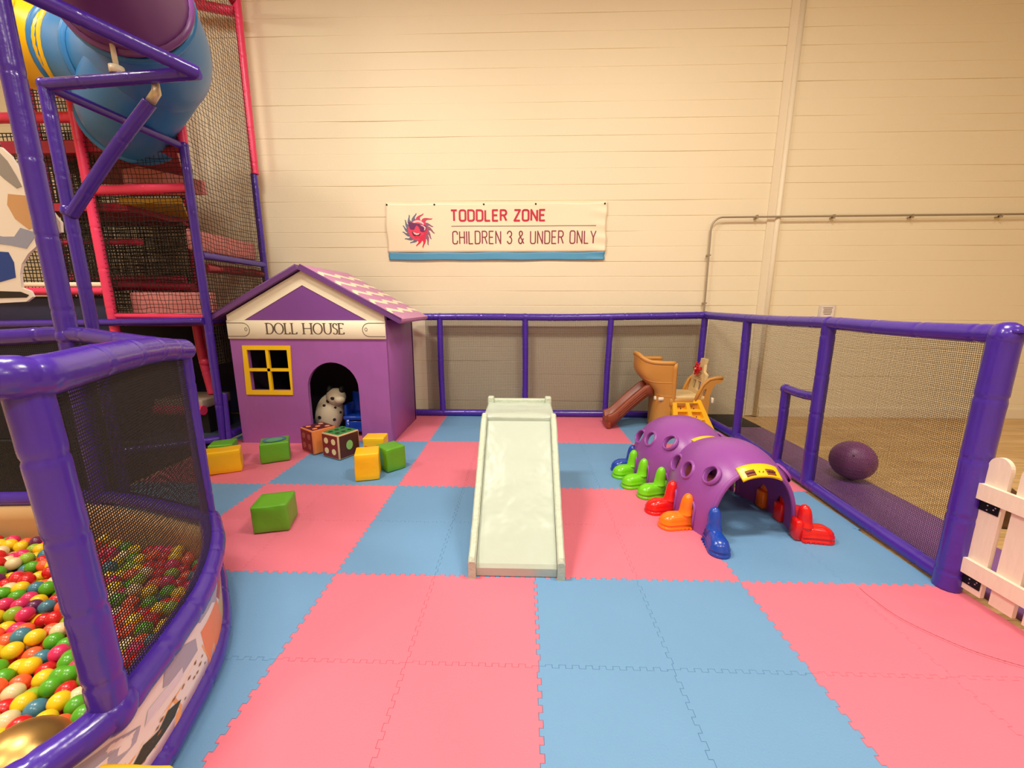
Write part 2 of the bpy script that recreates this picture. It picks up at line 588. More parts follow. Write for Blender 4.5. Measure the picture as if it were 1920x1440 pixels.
ribbon(mb, [(p.x - 0.012, p.y - 0.012) for p in sc[6:]], 0.002, lambda x, y: Vector((x, y, 0.0006)), cap=6)
mb.build('scuff_mark', M_scuff, scuff_tile)

# ------------------------------------------------------------------ fences round the toddler floor
RZ = 1.455
def posts_and_rails(root, items, m, r):
    for i, (nm, pts, rr) in enumerate(items):
        mb = MB(); foam(mb, pts, rr, seed=i * 7 + len(root.name)); mb.build(nm, m, root)

BY = 5.77
t = thing('back_fence', 'low purple padded fence with grey net along the cream block wall', 'fence', (0.6, BY, 0))
posts_and_rails(t, [
    ('top_rail', [(-1.45, BY, RZ), (-0.6, BY, RZ + 0.003), (0.6, BY, RZ - 0.004), (1.6, BY, RZ + 0.012), (2.53, BY, RZ + 0.028)], 0.05),
    ('bottom_rail', [(-3.4, BY, 0.048), (0.6, BY, 0.048), (2.55, BY, 0.048)], 0.048),
    ('post', [(-1.2, BY, 0.06), (-1.21, BY, 0.7), (-1.205, BY, RZ)], 0.042),
    ('post', [(0.02, BY, 0.06), (0.022, BY, 0.7), (0.015, BY, RZ)], 0.042),
    ('post', [(1.20, BY, 0.06), (1.205, BY, 0.7), (1.225, BY, RZ)], 0.042),
    ('post', [(2.53, BY, 0.06), (2.52, BY, 0.7), (2.53, BY, RZ + 0.02)], 0.044)], M_purple, 0.05)
def wraps(root, L, m=None):
    for c, r in L:
        mb = MB(); wrap(mb, c, r); mb.build('joint_wrap', m or M_purple, root)
wraps(t, [((x, BY, RZ), 0.054) for x in (-1.205, 0.015, 1.22)] + [((2.53, BY, RZ + 0.026), 0.058)])
mb = MB()
net(mb, lambda u, v: Vector((-1.42 + 3.94 * u, BY + 0.02 + 0.012 * math.sin(u * 11) * math.sin(v * PI), 0.08 + 1.34 * v)), 300, 104, 0.0030, 0.0030, 12, 6)
mb.build('netting', M_netg, t)

FP = [(2.49, 2.165), (2.545, 3.46), (2.60, 4.79), (2.555, BY)]      # line of the side fence
def fxy(u):
    """point of the side fence line at u (0..1 from the gate end to the wall)"""
    y = 2.165 + (BY - 2.165) * u
    for (xa, ya), (xb, yb) in zip(FP, FP[1:]):
        if y <= yb + 1e-6:
            return xa + (xb - xa) * (y - ya) / (yb - ya), y
    return FP[-1]
t = thing('side_fence', 'purple padded fence with fine net running from the gate to the wall', 'fence', (2.55, 3.9, 0))
E2 = (2.488, 2.165)
posts_and_rails(t, [
    ('top_rail', [(2.49, 2.14, 1.468), (2.515, 2.8, 1.462), (2.545, 3.46, 1.472), (2.59, 4.2, 1.464), (2.59, 4.79, 1.468), (2.535, BY - 0.03, 1.483)], 0.05),
    ('bottom_rail', [(2.49, 2.165, 0.05), (2.53, 3.0, 0.05), (2.56, 3.46, 0.05), (2.605, 4.4, 0.05), (2.605, 4.79, 0.05), (2.555, BY - 0.06, 0.05)], 0.048),
    ('corner_post', [(2.482, 2.158, 0.0), (2.484, 2.16, 0.3), (2.49, 2.165, 0.8), (2.488, 2.16, 1.47)], 0.064),
    ('post', [(2.557, 3.46, 0.05), (2.55, 3.46, 0.8), (2.545, 3.46, 1.465)], 0.052),
    ('post', [(2.605, 4.79, 0.05), (2.60, 4.79, 0.8), (2.59, 4.79, 1.46)], 0.047),
    ('opening_post', [(2.578, 3.95, 0.05), (2.575, 3.93, 0.4), (2.57, 3.925, 0.80)], 0.043),
    ('opening_rail', [(2.57, 3.95, 0.815), (2.56, 3.7, 0.815), (2.555, 3.47, 0.835)], 0.04)], M_purple, 0.05)
wraps(t, [((2.489, 2.158, 1.462), 0.070), ((2.545, 3.46, 1.468), 0.058), ((2.59, 4.79, 1.466), 0.055), ((2.57, 3.93, 0.81), 0.050), ((2.557, 3.46, 0.06), 0.056)])
mb = MB()
mb.prism([(2.455, 2.16), (2.452, 2.10), (2.49, 2.052), (2.535, 2.04), (2.55, 2.09), (2.55, 2.16)], lambda x, y, h: Vector((x, y, h)), 1.472, 1.502)
for p in mb.v:
    if p.y < 2.11: p.z = 1.487 + (p.z - 1.487) * 0.35
mb.build('vinyl_flap', M_purple, t)
mb = MB()
def sf(u, v):
    x, y = fxy(0.012 + 0.976 * u)
    return Vector((x + 0.012 + 0.014 * math.sin(u * 9 + 1) * math.sin(v * PI) , y, 0.085 + 1.34 * v))
net(mb, sf, 310, 116, 0.0026, 0.0026, 24, 8, 0.25)
mb.build('netting', M_net, t)

# ------------------------------------------------------------------ white picket gate
M_gate = mat('white_painted_wood', (240, 222, 204), 0.5, bump=(40, 0.15), stretch=(1, 1, 0.2))
ga = Vector((2.503, 2.112)); gd = Vector((0.03, -1.0)).normalized(); gn = Vector((gd.y, -gd.x))  # gn points to the room
t = thing('picket_gate', 'white wooden picket gate hinged to the purple corner post', 'gate', (ga.x, ga.y, 0))
def gp(s, h, d):
    p = ga + gd * s + gn * d
    return Vector((p.x, p.y, h))
for i in range(6):
    s0 = 0.006 + i * 0.142
    mb = MB()
    P = [(s0, 0.045), (s0 + 0.102, 0.045)] + [(s0 + 0.051 + 0.051 * math.cos(a), 0.775 + 0.06 * math.sin(a)) for a in [PI * q / 12 for q in range(13)]]
    mb.prism(P, lambda x, y, h: gp(x, y, h), -0.011, 0.011)
    mb.build('picket', M_gate, t)
for z0 in (0.585, 0.145):
    mb = MB(); P = [(-0.015, z0), (0.90, z0), (0.90, z0 + 0.088), (-0.015, z0 + 0.088)]
    mb.prism(P, lambda x, y, h: gp(x, y, h), 0.0115, 0.036)
    mb.build('cross_rail', M_gate, t)
M_hinge = mat('black_iron', (22, 20, 24), 0.4, metal=0.5)
M_screw = mat('screw_steel', (190, 190, 190), 0.3, metal=1)
for z0 in (0.525, 0.082):
    mb = MB()
    mb.prism([(-0.03, z0), (0.10, z0), (0.10, z0 + 0.052), (-0.03, z0 + 0.052)], lambda x, y, h: gp(x, y, h), 0.0115, 0.016)
    mb.tube([gp(-0.022, z0 - 0.004, 0.014), gp(-0.022, z0 + 0.056, 0.014)], 0.009, 10)
    hi = mb.build('hinge', M_hinge, t)
    for a, b in ((0.05, 0.013), (0.05, 0.038), (0.078, 0.026), (0.085, 0.040)):
        mb = MB(); mb.ball(gp(a, z0 + b, 0.016), 0.0045, 8, 6); mb.build('screw', M_screw, hi)

# ------------------------------------------------------------------ long mats and ball beyond the side fence
mb = MB(); mb.rbox((2.90, 3.06, FZ + 0.022), (0.56, 4.35, 0.044), 0.012, 2)
tag(mb.build('gym_mat', mat('violet_mat', (128, 84, 150), 0.45, bump=(20, 0.1)), loc=(2.90, 3.06, FZ)), 'long purple gym mat lying behind the net of the side fence', 'mat')
mb = MB(); mb.rbox((2.90, 5.565, FZ + 0.022), (0.56, 0.64, 0.044), 0.012, 2)
tag(mb.build('gym_mat', M_black, loc=(2.90, 5.565, FZ)), 'short black mat against the wall at the end of the purple mat', 'mat')
M_ball = mat('purple_ball', (132, 74, 128), 0.4)
t = thing('exercise_ball', 'big purple exercise ball on the mat behind the side fence net', 'ball', (3.06, 3.62, 0.028))
mb = MB(); mb.ball((3.06, 3.62, 0.206), 0.178, 32, 24)
for zz in (0.10, 0.135, 0.17, 0.24, 0.275):
    rr = math.sqrt(0.178 ** 2 - (zz - 0.206) ** 2)
    mb.tube([(3.06 + rr * math.cos(a), 3.62 + rr * math.sin(a), zz) for a in [2 * PI * q / 40 for q in range(41)]], 0.0016, 6, 0, False)
mb.build('rubber_ball', M_ball, t)
mb = MB(); mb.ball((3.06 - 0.10, 3.62 - 0.12, 0.206 + 0.088), 0.008, 8, 6); mb.build('valve', mat('valve', (90, 50, 90), 0.5), t)
# brown thing on the wood floor, half hidden by the gate
mb = MB()
mb.lathe([(0.0, 0), (0.12, 0), (0.13, 0.03), (0.10, 0.07), (0.105, 0.10), (0.13, 0.13), (0.135, 0.2), (0.11, 0.26), (0.06, 0.30), (0.0, 0.31)], 20, Matrix.Translation((3.60, 2.95, FZ)))
tag(mb.build('padded_toy', mat('dark_brown', (84, 52, 26), 0.6, bump=(20, 0.3)), loc=(3.60, 2.95, FZ)), 'dark brown rounded item on the wood floor behind the white picket gate', 'toy')

# ------------------------------------------------------------------ conduit and notice on the wall
M_cond = mat('grey_conduit', (168, 156, 136), 0.4, metal=0.4)
t = thing('conduit', 'thin grey conduit pipe bending along the wall above the side fence', 'pipe', (2.553, Y1, 0))
cy_ = Y1 - 0.075
mb = MB()
mb.tube([(2.556, cy_, 0.0), (2.553, cy_, 1.5), (2.546, cy_, 2.62)] + [(2.546 + 0.15 - 0.15 * math.cos(a), cy_, 2.64 + 0.155 * math.sin(a)) for a in [PI / 2 * q / 8 for q in range(9)]] + [(4.5, cy_, 2.803), (X1, cy_, 2.83)], 0.0125, 10)
mb.build('pipe', M_cond, t)
for p in ((2.548, 2.3), (2.552, 1.65)):
    mb = MB(); mb.box((p[0], cy_ + 0.01, p[1]), (0.05, 0.045, 0.02)); mb.box((p[0], cy_ + 0.045, p[1]), (0.02, 0.06, 0.02)); mb.build('strap', M_cond, t)
for x in (3.15, 4.17, 5.2, 6.35):
    mb = MB(); mb.box((x, cy_ + 0.01, 2.797), (0.02, 0.045, 0.05)); mb.box((x, cy_ + 0.045, 2.787), (0.02, 0.06, 0.02)); mb.build('strap', M_cond, t)
t = thing('notice_holder', 'small clear notice holder on the wall above the side fence rail', 'sign', (4.30, Y1, 1.35))
M_acr = mat('clear_acrylic', (214, 204, 196), 0.15, coat=0.5)
M_paper = mat('printed_paper', (236, 226, 220), 0.6)
mb = MB(); mb.rbox((4.305, Y1 - 0.012, 1.49), (0.225, 0.022, 0.27), 0.008, 2); mb.build('holder', M_acr, t)
mb = MB(); mb.box((4.305, Y1 - 0.025, 1.49), (0.185, 0.003, 0.235)); pp = mb.build('paper', M_paper, t)
mb = MB()
for i, (a, b) in enumerate(((0.02, 0.13), (0.03, 0.11), (0.04, 0.12), (0.03, 0.12), (0.03, 0.10))):
    mb.box((4.305, Y1 - 0.028, 1.585 - i * 0.022), (b, 0.002, 0.007))
mb.build('text_lines', M_letter, pp)

# ------------------------------------------------------------------ stroke lettering
def sans(ch):
    r = 0.17
    O = arc(0.5 - r, 1 - r, r, r, 0, 90, 5) + arc(r, 1 - r, r, r, 90, 180, 5) + arc(r, r, r, r, 180, 270, 5) + arc(0.5 - r, r, r, r, 270, 360, 5)
    D = [(0, 0), (0, 1)] + arc(0.5 - 0.2, 0.8, 0.2, 0.2, 90, 0, 6) + arc(0.3, 0.2, 0.2, 0.2, 0, -90, 6) + [(0, 0)]
    R = [(0, 0), (0, 1)] + arc(0.28, 0.76, 0.2, 0.24, 90, -90, 10) + [(0, 0.52)]
    G = {
        'T': (0.52, [[(0, 1), (0.52, 1)], [(0.26, 1), (0.26, 0)]]),
        'O': (0.5, [O + [O[0]]]),
        'D': (0.5, [D]),
        'L': (0.42, [[(0, 1), (0, 0), (0.42, 0)]]),
        'E': (0.44, [[(0.44, 1), (0, 1), (0, 0), (0.44, 0)], [(0, 0.52), (0.38, 0.52)]]),
        'R': (0.49, [R, [(0.26, 0.52), (0.49, 0)]]),
        'Z': (0.48, [[(0, 1), (0.48, 1), (0, 0), (0.48, 0)]]),
        'N': (0.5, [[(0, 0), (0, 1), (0.5, 0), (0.5, 1)]]),
        'C': (0.48, [[(0.48, 0.74)] + arc(0.31, 0.83, 0.17, 0.17, 0, 90, 5) + arc(0.17, 0.83, 0.17, 0.17, 90, 180, 5) + arc(0.17, 0.17, 0.17, 0.17, 180, 270, 5) + arc(0.31, 0.17, 0.17, 0.17, 270, 360, 5) + [(0.48, 0.26)]]),
        'H': (0.5, [[(0, 0), (0, 1)], [(0.5, 0), (0.5, 1)], [(0, 0.52), (0.5, 0.52)]]),
        'I': (0.0, [[(0, 0), (0, 1)]]),
        'U': (0.5, [[(0, 1), (0, 0.17)] + arc(0.17, 0.17, 0.17, 0.17, 180, 270, 5) + arc(0.33, 0.17, 0.17, 0.17, 270, 360, 5) + [(0.5, 1)]]),
        'Y': (0.52, [[(0, 1), (0.26, 0.45), (0.52, 1)], [(0.26, 0.45), (0.26, 0)]]),
        '3': (0.46, [[(0, 0.78)] + arc(0.23, 0.78, 0.22, 0.22, 170, -75, 12) + [(0.2, 0.54)], [(0.2, 0.54)] + arc(0.23, 0.27, 0.23, 0.27, 75, -170, 14)]),
        '&': (0.56, [[(0.56, 0.0), (0.12, 0.68)] + arc(0.25, 0.82, 0.16, 0.18, 210, -40, 10) + [(0.08, 0.42)] + arc(0.22, 0.24, 0.2, 0.24, 140, 300, 10) + [(0.52, 0.42)]]),
        ' ': (0.22, [])}
    return G[ch]
def put_text(t, s, x, z, h, wd, stroke, gap, fn, mi=0, total=None):
    """sans text, h high; wd scales widths; returns nothing"""
    adv = sum(sans(c)[0] * h * wd + gap for c in s) - gap
    k = total / adv if total else 1.0
    for c in s:
        w_, strokes = sans(c)
        if strokes:
            mb = MB()
            for st in strokes:
                ribbon(mb, [(x + px * h * wd * k, z + stroke / 2 + py * (h - stroke)) for px, py in st], stroke, fn, 0)
            mb.build('letter', mi, t)
        x += (w_ * h * wd + gap) * k

# ------------------------------------------------------------------ banner on the wall
M_ban = mat('banner_vinyl', (250, 234, 204), 0.4, bump=(5, 0.12))
M_banb = mat('banner_blue', (84, 160, 204), 0.4, bump=(5, 0.12))
M_txt1 = mat('crimson_print', (196, 30, 66), 0.45)
M_txt2 = mat('maroon_print', (140, 48, 70), 0.45)
M_line = mat('grey_rule', (150, 120, 110), 0.45)
BX0, BX1, BZ0, BZ1 = -1.950, 1.132, 2.252, 3.022
def bsurf(x, z, d=0.0):
    u, v = (x - BX0) / (BX1 - BX0), (z - BZ0) / (BZ1 - BZ0)
    wv = 0.006 * noise.noise(Vector((x * 2.0 + z * 1.5, z * 2.4, 2))) + 0.005 * math.sin(x * 5 + z * 4) * (0.3 + 0.7 * abs(2 * u - 1))
    if u > 0.9: wv += 0.008 * (u - 0.9) * 10 * math.sin(z * 38 + x * 5)
    return Vector((x, Y1 - 0.022 - 0.5 * abs(wv) - wv - d, z))
t = thing('banner', 'wide cream vinyl banner reading TODDLER ZONE on the block wall', 'banner', ((BX0 + BX1) / 2, Y1, BZ0))
mb = MB()
mb.slab(lambda u, v: bsurf(BX0 + (BX1 - BX0) * u + 0.008 * math.sin(v * 9), BZ0 + 0.105 + (BZ1 - BZ0 - 0.105) * v - 0.008 * math.sin(u * PI * 4) ** 2 * v), 120, 20, 0.003, 0)
sheet = mb.build('sheet', M_ban, t)
mb = MB()
mb.slab(lambda u, v: bsurf(BX0 + 0.012 + (BX1 - BX0 - 0.02) * u + 0.004 * math.sin(v * 9), BZ0 + 0.105 * v - 0.006 * math.sin(u * PI * 4) ** 2), 120, 6, 0.003, 0)
mb.build('blue_stripe', M_banb, t)
put_text(t, 'TODDLER ZONE', -1.030, 2.762, 0.165, 0.94, 0.027, 0.036, lambda x, z: bsurf(x, z, 0.004), M_txt1, 1.31)
put_text(t, 'CHILDREN 3 & UNDER ONLY', -1.013, 2.462, 0.182, 0.92, 0.016, 0.040, lambda x, z: bsurf(x, z, 0.004), M_txt2, 2.005)
mb = MB(); ribbon(mb, [(-1.03 + 0.02 * i, 2.705) for i in range(102)], 0.010, lambda x, z: bsurf(x, z, 0.004), 0, cap=0)
mb.build('ruled_line', M_line, t)
# sun emblem
M_sun = [mat('sun_pink', (232, 62, 98), 0.45), mat('sun_slate', (104, 112, 138), 0.45), mat('sun_plum', (150, 92, 124), 0.45), mat('sun_rose', (206, 66, 104), 0.45),
         mat('glasses_purple', (112, 36, 96), 0.4), mat('sun_highlight', (250, 214, 214), 0.4), mat('sun_dark', (92, 22, 40), 0.5), mat('sun_red', (222, 34, 78), 0.45)]
mb = MB()
EX, EZ, ER = -1.495, 2.665, 0.0
sc_ = 0.0068 * 1.08 / 16           # crop pixels to metres
def em(px, py, d):
    return bsurf(EX + (px - 700) * sc_ * 1.0, EZ - (py - 700) * sc_, d)
rays = [(250, 0.30, 1, 1.0), (225, .34, 1, 1), (199, .32, 1, 1), (176, .32, 1, 1), (154, .34, 1, 1), (131, .38, 1, 1), (105, .36, 1, 1), (80, .40, 3, 1), (48, .48, 3, 1), (24, .36, 2, 1), (2, .42, 2, 1), (-20, .36, 2, 1), (-42, .44, 2, 1), (-62, .44, 7, 1), (-84, .34, 7, 1)]
for ang, ln, mi, _ in rays:
    a = math.radians(ang)
    pts_l, pts_r = [], []
    for i in range(9):
        q = i / 8
        rr = 250 + ln * 700 * q
        sw = 0.16 * math.sin(q * PI * 1.6) - 0.05
        wd = 80 * (1 - q) ** 0.8 + 2
        ca = a + sw
        px, py = 670 + rr * math.cos(ca), 720 - rr * math.sin(ca)
        tx, ty = -math.sin(ca), -math.cos(ca)
        pts_l.append((px + tx * wd, py + ty * wd)); pts_r.append((px - tx * wd, py - ty * wd))
    for i in range(8):
        mb.add([em(*pts_l[i], 0.003), em(*pts_l[i + 1], 0.003), em(*pts_r[i + 1], 0.003), em(*pts_r[i], 0.003)], [(0, 1, 2, 3)], mi)
def epoly(pts, mi, d): mb.flat(pts, lambda x, y: em(x, y, d), mi)
epoly([(670 + 290 * math.cos(2 * PI * k / 32), 720 + 300 * math.sin(2 * PI * k / 32)) for k in range(32)], 0, 0.004)
epoly(arc(670, 720, 286, 296, -20, 75, 14) + arc(560, 690, 300, 270, 65, -5, 10), 7, 0.0046)
epoly(arc(680, 720, 250, 290, -150, -40, 12) + arc(680, 760, 250, 270, -45, -140, 12), 5, 0.0048)
epoly([(395, 475), (560, 505), (760, 545), (900, 580), (950, 610), (930, 720), (860, 780), (770, 770), (700, 690), (672, 590), (640, 590), (600, 690), (520, 722), (440, 690), (405, 590)], 4, 0.0054)
epoly([(750, 560), (860, 590), (925, 640), (900, 720), (870, 735), (885, 660), (850, 615), (760, 580)], 5, 0.006)
epoly([(500, 760)] + arc(635, 800, 130, 120, 175, 5, 10) + [(770, 810), (640, 825)], 6, 0.0054)
epoly([(530, 775), (640, 815), (735, 805), (700, 850), (630, 862), (565, 835)], 5, 0.006)
epoly([(570, 900), (640, 880), (700, 900), (640, 960), (590, 950)], 7, 0.006)
mb.build('sun_emblem', M_sun, t)
for x in (-1.925, -1.26, -0.57, 0.15, 0.94 + 0.16):
    mb = MB(); mb.lathe([(0.012, 0), (0.012, 0.006), (0.006, 0.010), (0, 0.010)], 12, Matrix.Translation(bsurf(x, BZ1 - 0.03, 0.001)) @ Matrix.Rotation(PI / 2, 4, 'X'))
    mb.build('grommet_screw', M_hinge, t)

# ------------------------------------------------------------------ doll house
HX0, HX1, HY0, HY1 = -3.352, -1.552, 4.49, 5.58
EZ_ = 1.45; EG = 1.508; AP = 1.988; HXM = (HX0 + HX1) / 2
t = thing('doll_house', 'purple soft playhouse with white gable sign reading DOLL HOUSE', 'playhouse', (HXM, HY0, 0))
door = [(-1.905, 0.0), (-1.905, 0.60)] + arc(-2.205, 0.66, 0.30, 0.315, 0, 180, 16)[1:-1] + [(-2.505, 0.60), (-2.505, 0.0)]
win = [(-3.165, 0.645), (-3.165, 1.115), (-2.70, 1.115), (-2.70, 0.645)]
def fr(x, z, y): return Vector((x, HY0 + y, z))
mb = MB()
outer = [(HX0, 0.0), (-2.505, 0.0)] + door[::-1][1:-1] + [(-1.905, 0.0), (HX1, 0.0), (HX1, EG), (HXM, AP), (HX0, EG)]
mb.prism([outer, win], lambda x, z, h: fr(x, z, h), 0.0, 0.05)
mb.build('front_wall', M_house, t)
for nm, x in (('side_wall', HX0), ('side_wall', HX1)):
    mb = MB()
    s_ = 1 if x == HX0 else -1
    mb.rbox((x + s_ * 0.022, (HY0 + HY1) / 2 + 0.02, EZ_ / 2), (0.044, HY1 - HY0 - 0.05, EZ_), 0.008, 1)
    mb.build(nm, M_house, t)
mb = MB()
mb.prism([(HX0, 0), (HX1, 0), (HX1, EG), (HXM, AP), (HX0, EG)], lambda x, z, h: Vector((x, h, z)), HY1 - 0.05, HY1)
mb.build('back_wall', M_house, t)
# darker gable cloth and the white trim on the front
mb = MB()
mb.prism([(HX0 + 0.02, EZ_ - 0.003), (HX1 - 0.02, EZ_ - 0.003), (HXM, AP - 0.012)], lambda x, z, h: fr(x, z, h), -0.003, 0.0)
mb.build('gable_cloth', M_house2, t)
mb = MB()
mb.prism([(HX0 + 0.003, EZ_), (HX0 + 0.20, EZ_), (HXM, 1.833), (HX1 - 0.20, EZ_), (HX1 - 0.003, EZ_), (HX1 - 0.003, EG), (HXM, AP - 0.002), (HX0 + 0.003, EG)], lambda x, z, h: fr(x, z, h), -0.008, -0.003)
mb.build('gable_trim', M_white, t)
M_lining = mat('dark_lining', (50, 36, 54), 0.7)  # dark panels added inside, their colour stands in for the unlit interior
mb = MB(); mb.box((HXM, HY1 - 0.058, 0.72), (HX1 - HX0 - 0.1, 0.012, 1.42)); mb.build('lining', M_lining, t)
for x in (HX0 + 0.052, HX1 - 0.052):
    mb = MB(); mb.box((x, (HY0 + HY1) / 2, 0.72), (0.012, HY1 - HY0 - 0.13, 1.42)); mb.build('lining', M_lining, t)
mb = MB(); mb.rbox(((HX0 + HX1) / 2, HY0 - 0.008, 1.345), (HX1 - HX0 + 0.006, 0.018, 0.208), 0.003, 1)
sb = mb.build('sign_band', M_white, t)
def sg(x, z): return Vector((x, HY0 - 0.0186, z))
# serif capitals
def serif_text(s, x, z, h, fn):
    th, tn = 0.018, 0.008
    wd = lambda d: tn + (th - tn) * abs(d.y) ** 2
    G = {'D': (0.78, [[(0.1, 0), (0.1, 1)], [(0.1, 1), (0.32, 1)] + arc(0.32, 0.5, 0.4, 0.5, 90, -90, 18) + [(0.1, 0)]], [(0.1, 0), (0.1, 1)]),
         'O': (0.98, [arc(0.48, 0.5, 0.42, 0.51, 0, 360, 28)], []),
         'L': (0.66, [[(0.1, 1), (0.1, 0)], [(0.1, 0), (0.5, 0), (0.56, 0.16)]], [(0.1, 1), (0.1, 0)]),
         'H': (0.98, [[(0.1, 0), (0.1, 1)], [(0.84, 0), (0.84, 1)], [(0.1, 0.52), (0.84, 0.52)]], [(0.1, 0), (0.1, 1), (0.84, 0), (0.84, 1)]),
         'U': (0.88, [[(0.12, 1), (0.12, 0.35)] + arc(0.44, 0.35, 0.32, 0.36, 180, 360, 14) + [(0.76, 1)]], [(0.12, 1), (0.76, 1)]),
         'S': (0.56, [[(0.46, 0.82)] + arc(0.28, 0.77, 0.19, 0.23, 30, 230, 12) + arc(0.27, 0.25, 0.22, 0.26, 50, -150, 12)], []),
         'E': (0.62, [[(0.1, 0), (0.1, 1)], [(0.1, 1), (0.5, 1), (0.52, 0.88)], [(0.1, 0.53), (0.43, 0.53)], [(0.1, 0), (0.52, 0), (0.57, 0.15)]], [(0.1, 0), (0.1, 1)]),
         ' ': (0.45, [], [])}
    tot = sum(G[c][0] for c in s)
    for c in s:
        w_, st, se = G[c]
        if st:
            mb = MB()
            for q in st: ribbon(mb, [(x + a * h, z + b * h) for a, b in q], wd, fn)
            for a, b in se: ribbon(mb, [(x + a * h - 0.02, z + b * h), (x + a * h + 0.02, z + b * h)], 0.006, fn)
            mb.build('letter', M_letter, sb)
        x += w_ * h
    return tot
serif_text('DOLL HOUSE', -2.908, 1.298, 0.119, sg)
for s_, xe in ((1, HX0), (-1, HX1)):
    mb = MB()
    P = [(xe + s_ * 0.0, 1.42), (xe + s_ * 0.18, 1.42)] + [(xe + s_ * (0.18 + 0.075 * math.cos(a)), 1.345 + 0.075 * math.sin(a)) for a in [PI / 2 - PI * q / 10 for q in range(11)]] + [(xe + s_ * 0.0, 1.27)]
    ribbon(mb, P, 0.007, sg, 0, cap=6)
    ribbon(mb, [(xe + s_ * 0.215 + 0.014 * math.cos(2 * PI * k / 12), 1.35 + 0.018 * math.sin(2 * PI * k / 12)) for k in range(13)], 0.005, sg)
    mb.build('scroll_line', M_letter, sb)
# window frame with glazing bars
mb = MB()
WX0, WX1, WZ0, WZ1 = -3.232, -2.655, 0.592, 1.165
mb.prism([[(WX0, WZ0), (WX1 - 0.028, WZ0), (WX1, WZ1), (WX0 + 0.02, WZ1)], [(-3.165, 0.645), (-2.70, 0.645), (-2.70, 1.115), (-3.165, 1.115)]], lambda x, z, h: fr(x, z, h), -0.012, 0.0)
mb.box((-2.935, HY0 + 0.006, 0.88), (0.034, 0.03, 0.475))
mb.box((-2.9325, HY0 + 0.006, 0.885), (0.47, 0.03, 0.034))
mb.build('window_frame', mat('yellow_cloth', (246, 200, 22), 0.45), t)
# roof slabs
RXL, RXR, RZE, RZT = -3.545, -1.372, 1.418, 2.0
RY0, RY1 = HY0 - 0.07, HY1 + 0.06
def slope(side):
    xe = RXL if side < 0 else RXR
    a = Vector((HXM, 0, RZT)); b = Vector((xe, 0, RZE))
    d = (b - a); L = d.length; d.normalize()
    nrm = Vector((-d.z, 0, d.x)) * (1 if side > 0 else -1)
    if nrm.z < 0: nrm = -nrm
    return a, d, L, nrm
for side in (-1, 1):
    a, d, L, nrm = slope(side)
    mb = MB()
    prof = [a + nrm * 0.0, a + d * L, a + d * (L + 0.012) + nrm * 0.03, a + d * L + nrm * 0.055, a + nrm * 0.055 - d * 0.0]
    for y in (RY0, RY1):
        mb.add([Vector((p.x, y, p.z)) for p in prof], [tuple(range(5))], 1)
    for i in range(5):
        p, q = prof[i], prof[(i + 1) % 5]
        mb.add([Vector((p.x, RY0, p.z)), Vector((q.x, RY0, q.z)), Vector((q.x, RY1, q.z)), Vector((p.x, RY1, p.z))], [(0, 1, 2, 3)], 0 if i in (3,) else (0 if i in (1, 2) else 1))
    # piping along the front edge
    mb.tube([Vector((p.x, RY0 + 0.01, p.z)) for p in (a + nrm * 0.05, a + d * L + nrm * 0.05)], 0.012, 8, 1)
    ro = mb.build('roof_panel', [M_roof, M_roofedge], t)
    mb = MB()
    rows = 5
    for r_ in range(rows):
        s0 = L * (0.155 + 0.172 * r_)
        N = 72
        vs = []
        for i in range(N + 1):
            q = i / N
            y = RY0 + 0.004 + (RY1 - RY0 - 0.008) * q
            ph = (q * 3.0 + 0.80) % 1.0
            if ph < 0.20: wv = 1 - ph / 0.20
            else: wv = (ph - 0.20) / 0.80
            wv = 0.5 - 0.5 * math.cos(PI * wv)
            s1 = s0 + 0.052 * (wv - 0.5)
            for w_ in (-0.037, 0.037):
                p = a + d * (s1 + w_) + nrm * 0.0565
                vs.append(Vector((p.x, y, p.z)))
        mb.add(vs, [(2 * i, 2 * i + 1, 2 * i + 3, 2 * i + 2) for i in range(N)], 0)
    mb.build('zigzag_trim', M_white, ro)

# toys inside the doll house
M_spot = mat('black_spots', (28, 24, 24), 0.6)
M_dal = mat('cream_plastic', (222, 210, 184), 0.5)
t = thing('spotted_toy', 'cream toy with black spots lying inside the doll house doorway', 'toy', (-2.33, 4.82, 0))
DXT = -0.10
mb = MB()
Mr = Matrix.Rotation(0.25, 4, 'Y')
mb.ball((DXT + (-2.36), 4.86, 0.27), (0.17, 0.14, 0.27), 24, 16, 0, Mr)
mb.ball((DXT + (-2.23), 4.80, 0.50), (0.12, 0.10, 0.11), 20, 12, 0)
mb.ball((DXT + (-2.16), 4.74, 0.48), (0.07, 0.06, 0.055), 14, 10, 0)
mb.build('body', M_dal, t)
for c, r_ in (((DXT - 2.30, 4.80, 0.585), (0.035, 0.05, 0.06)), ((DXT - 2.15, 4.80, 0.59), (0.03, 0.05, 0.05))):
    mb = MB(); mb.ball(c, r_, 12, 8); mb.build('ear', M_spot, t)
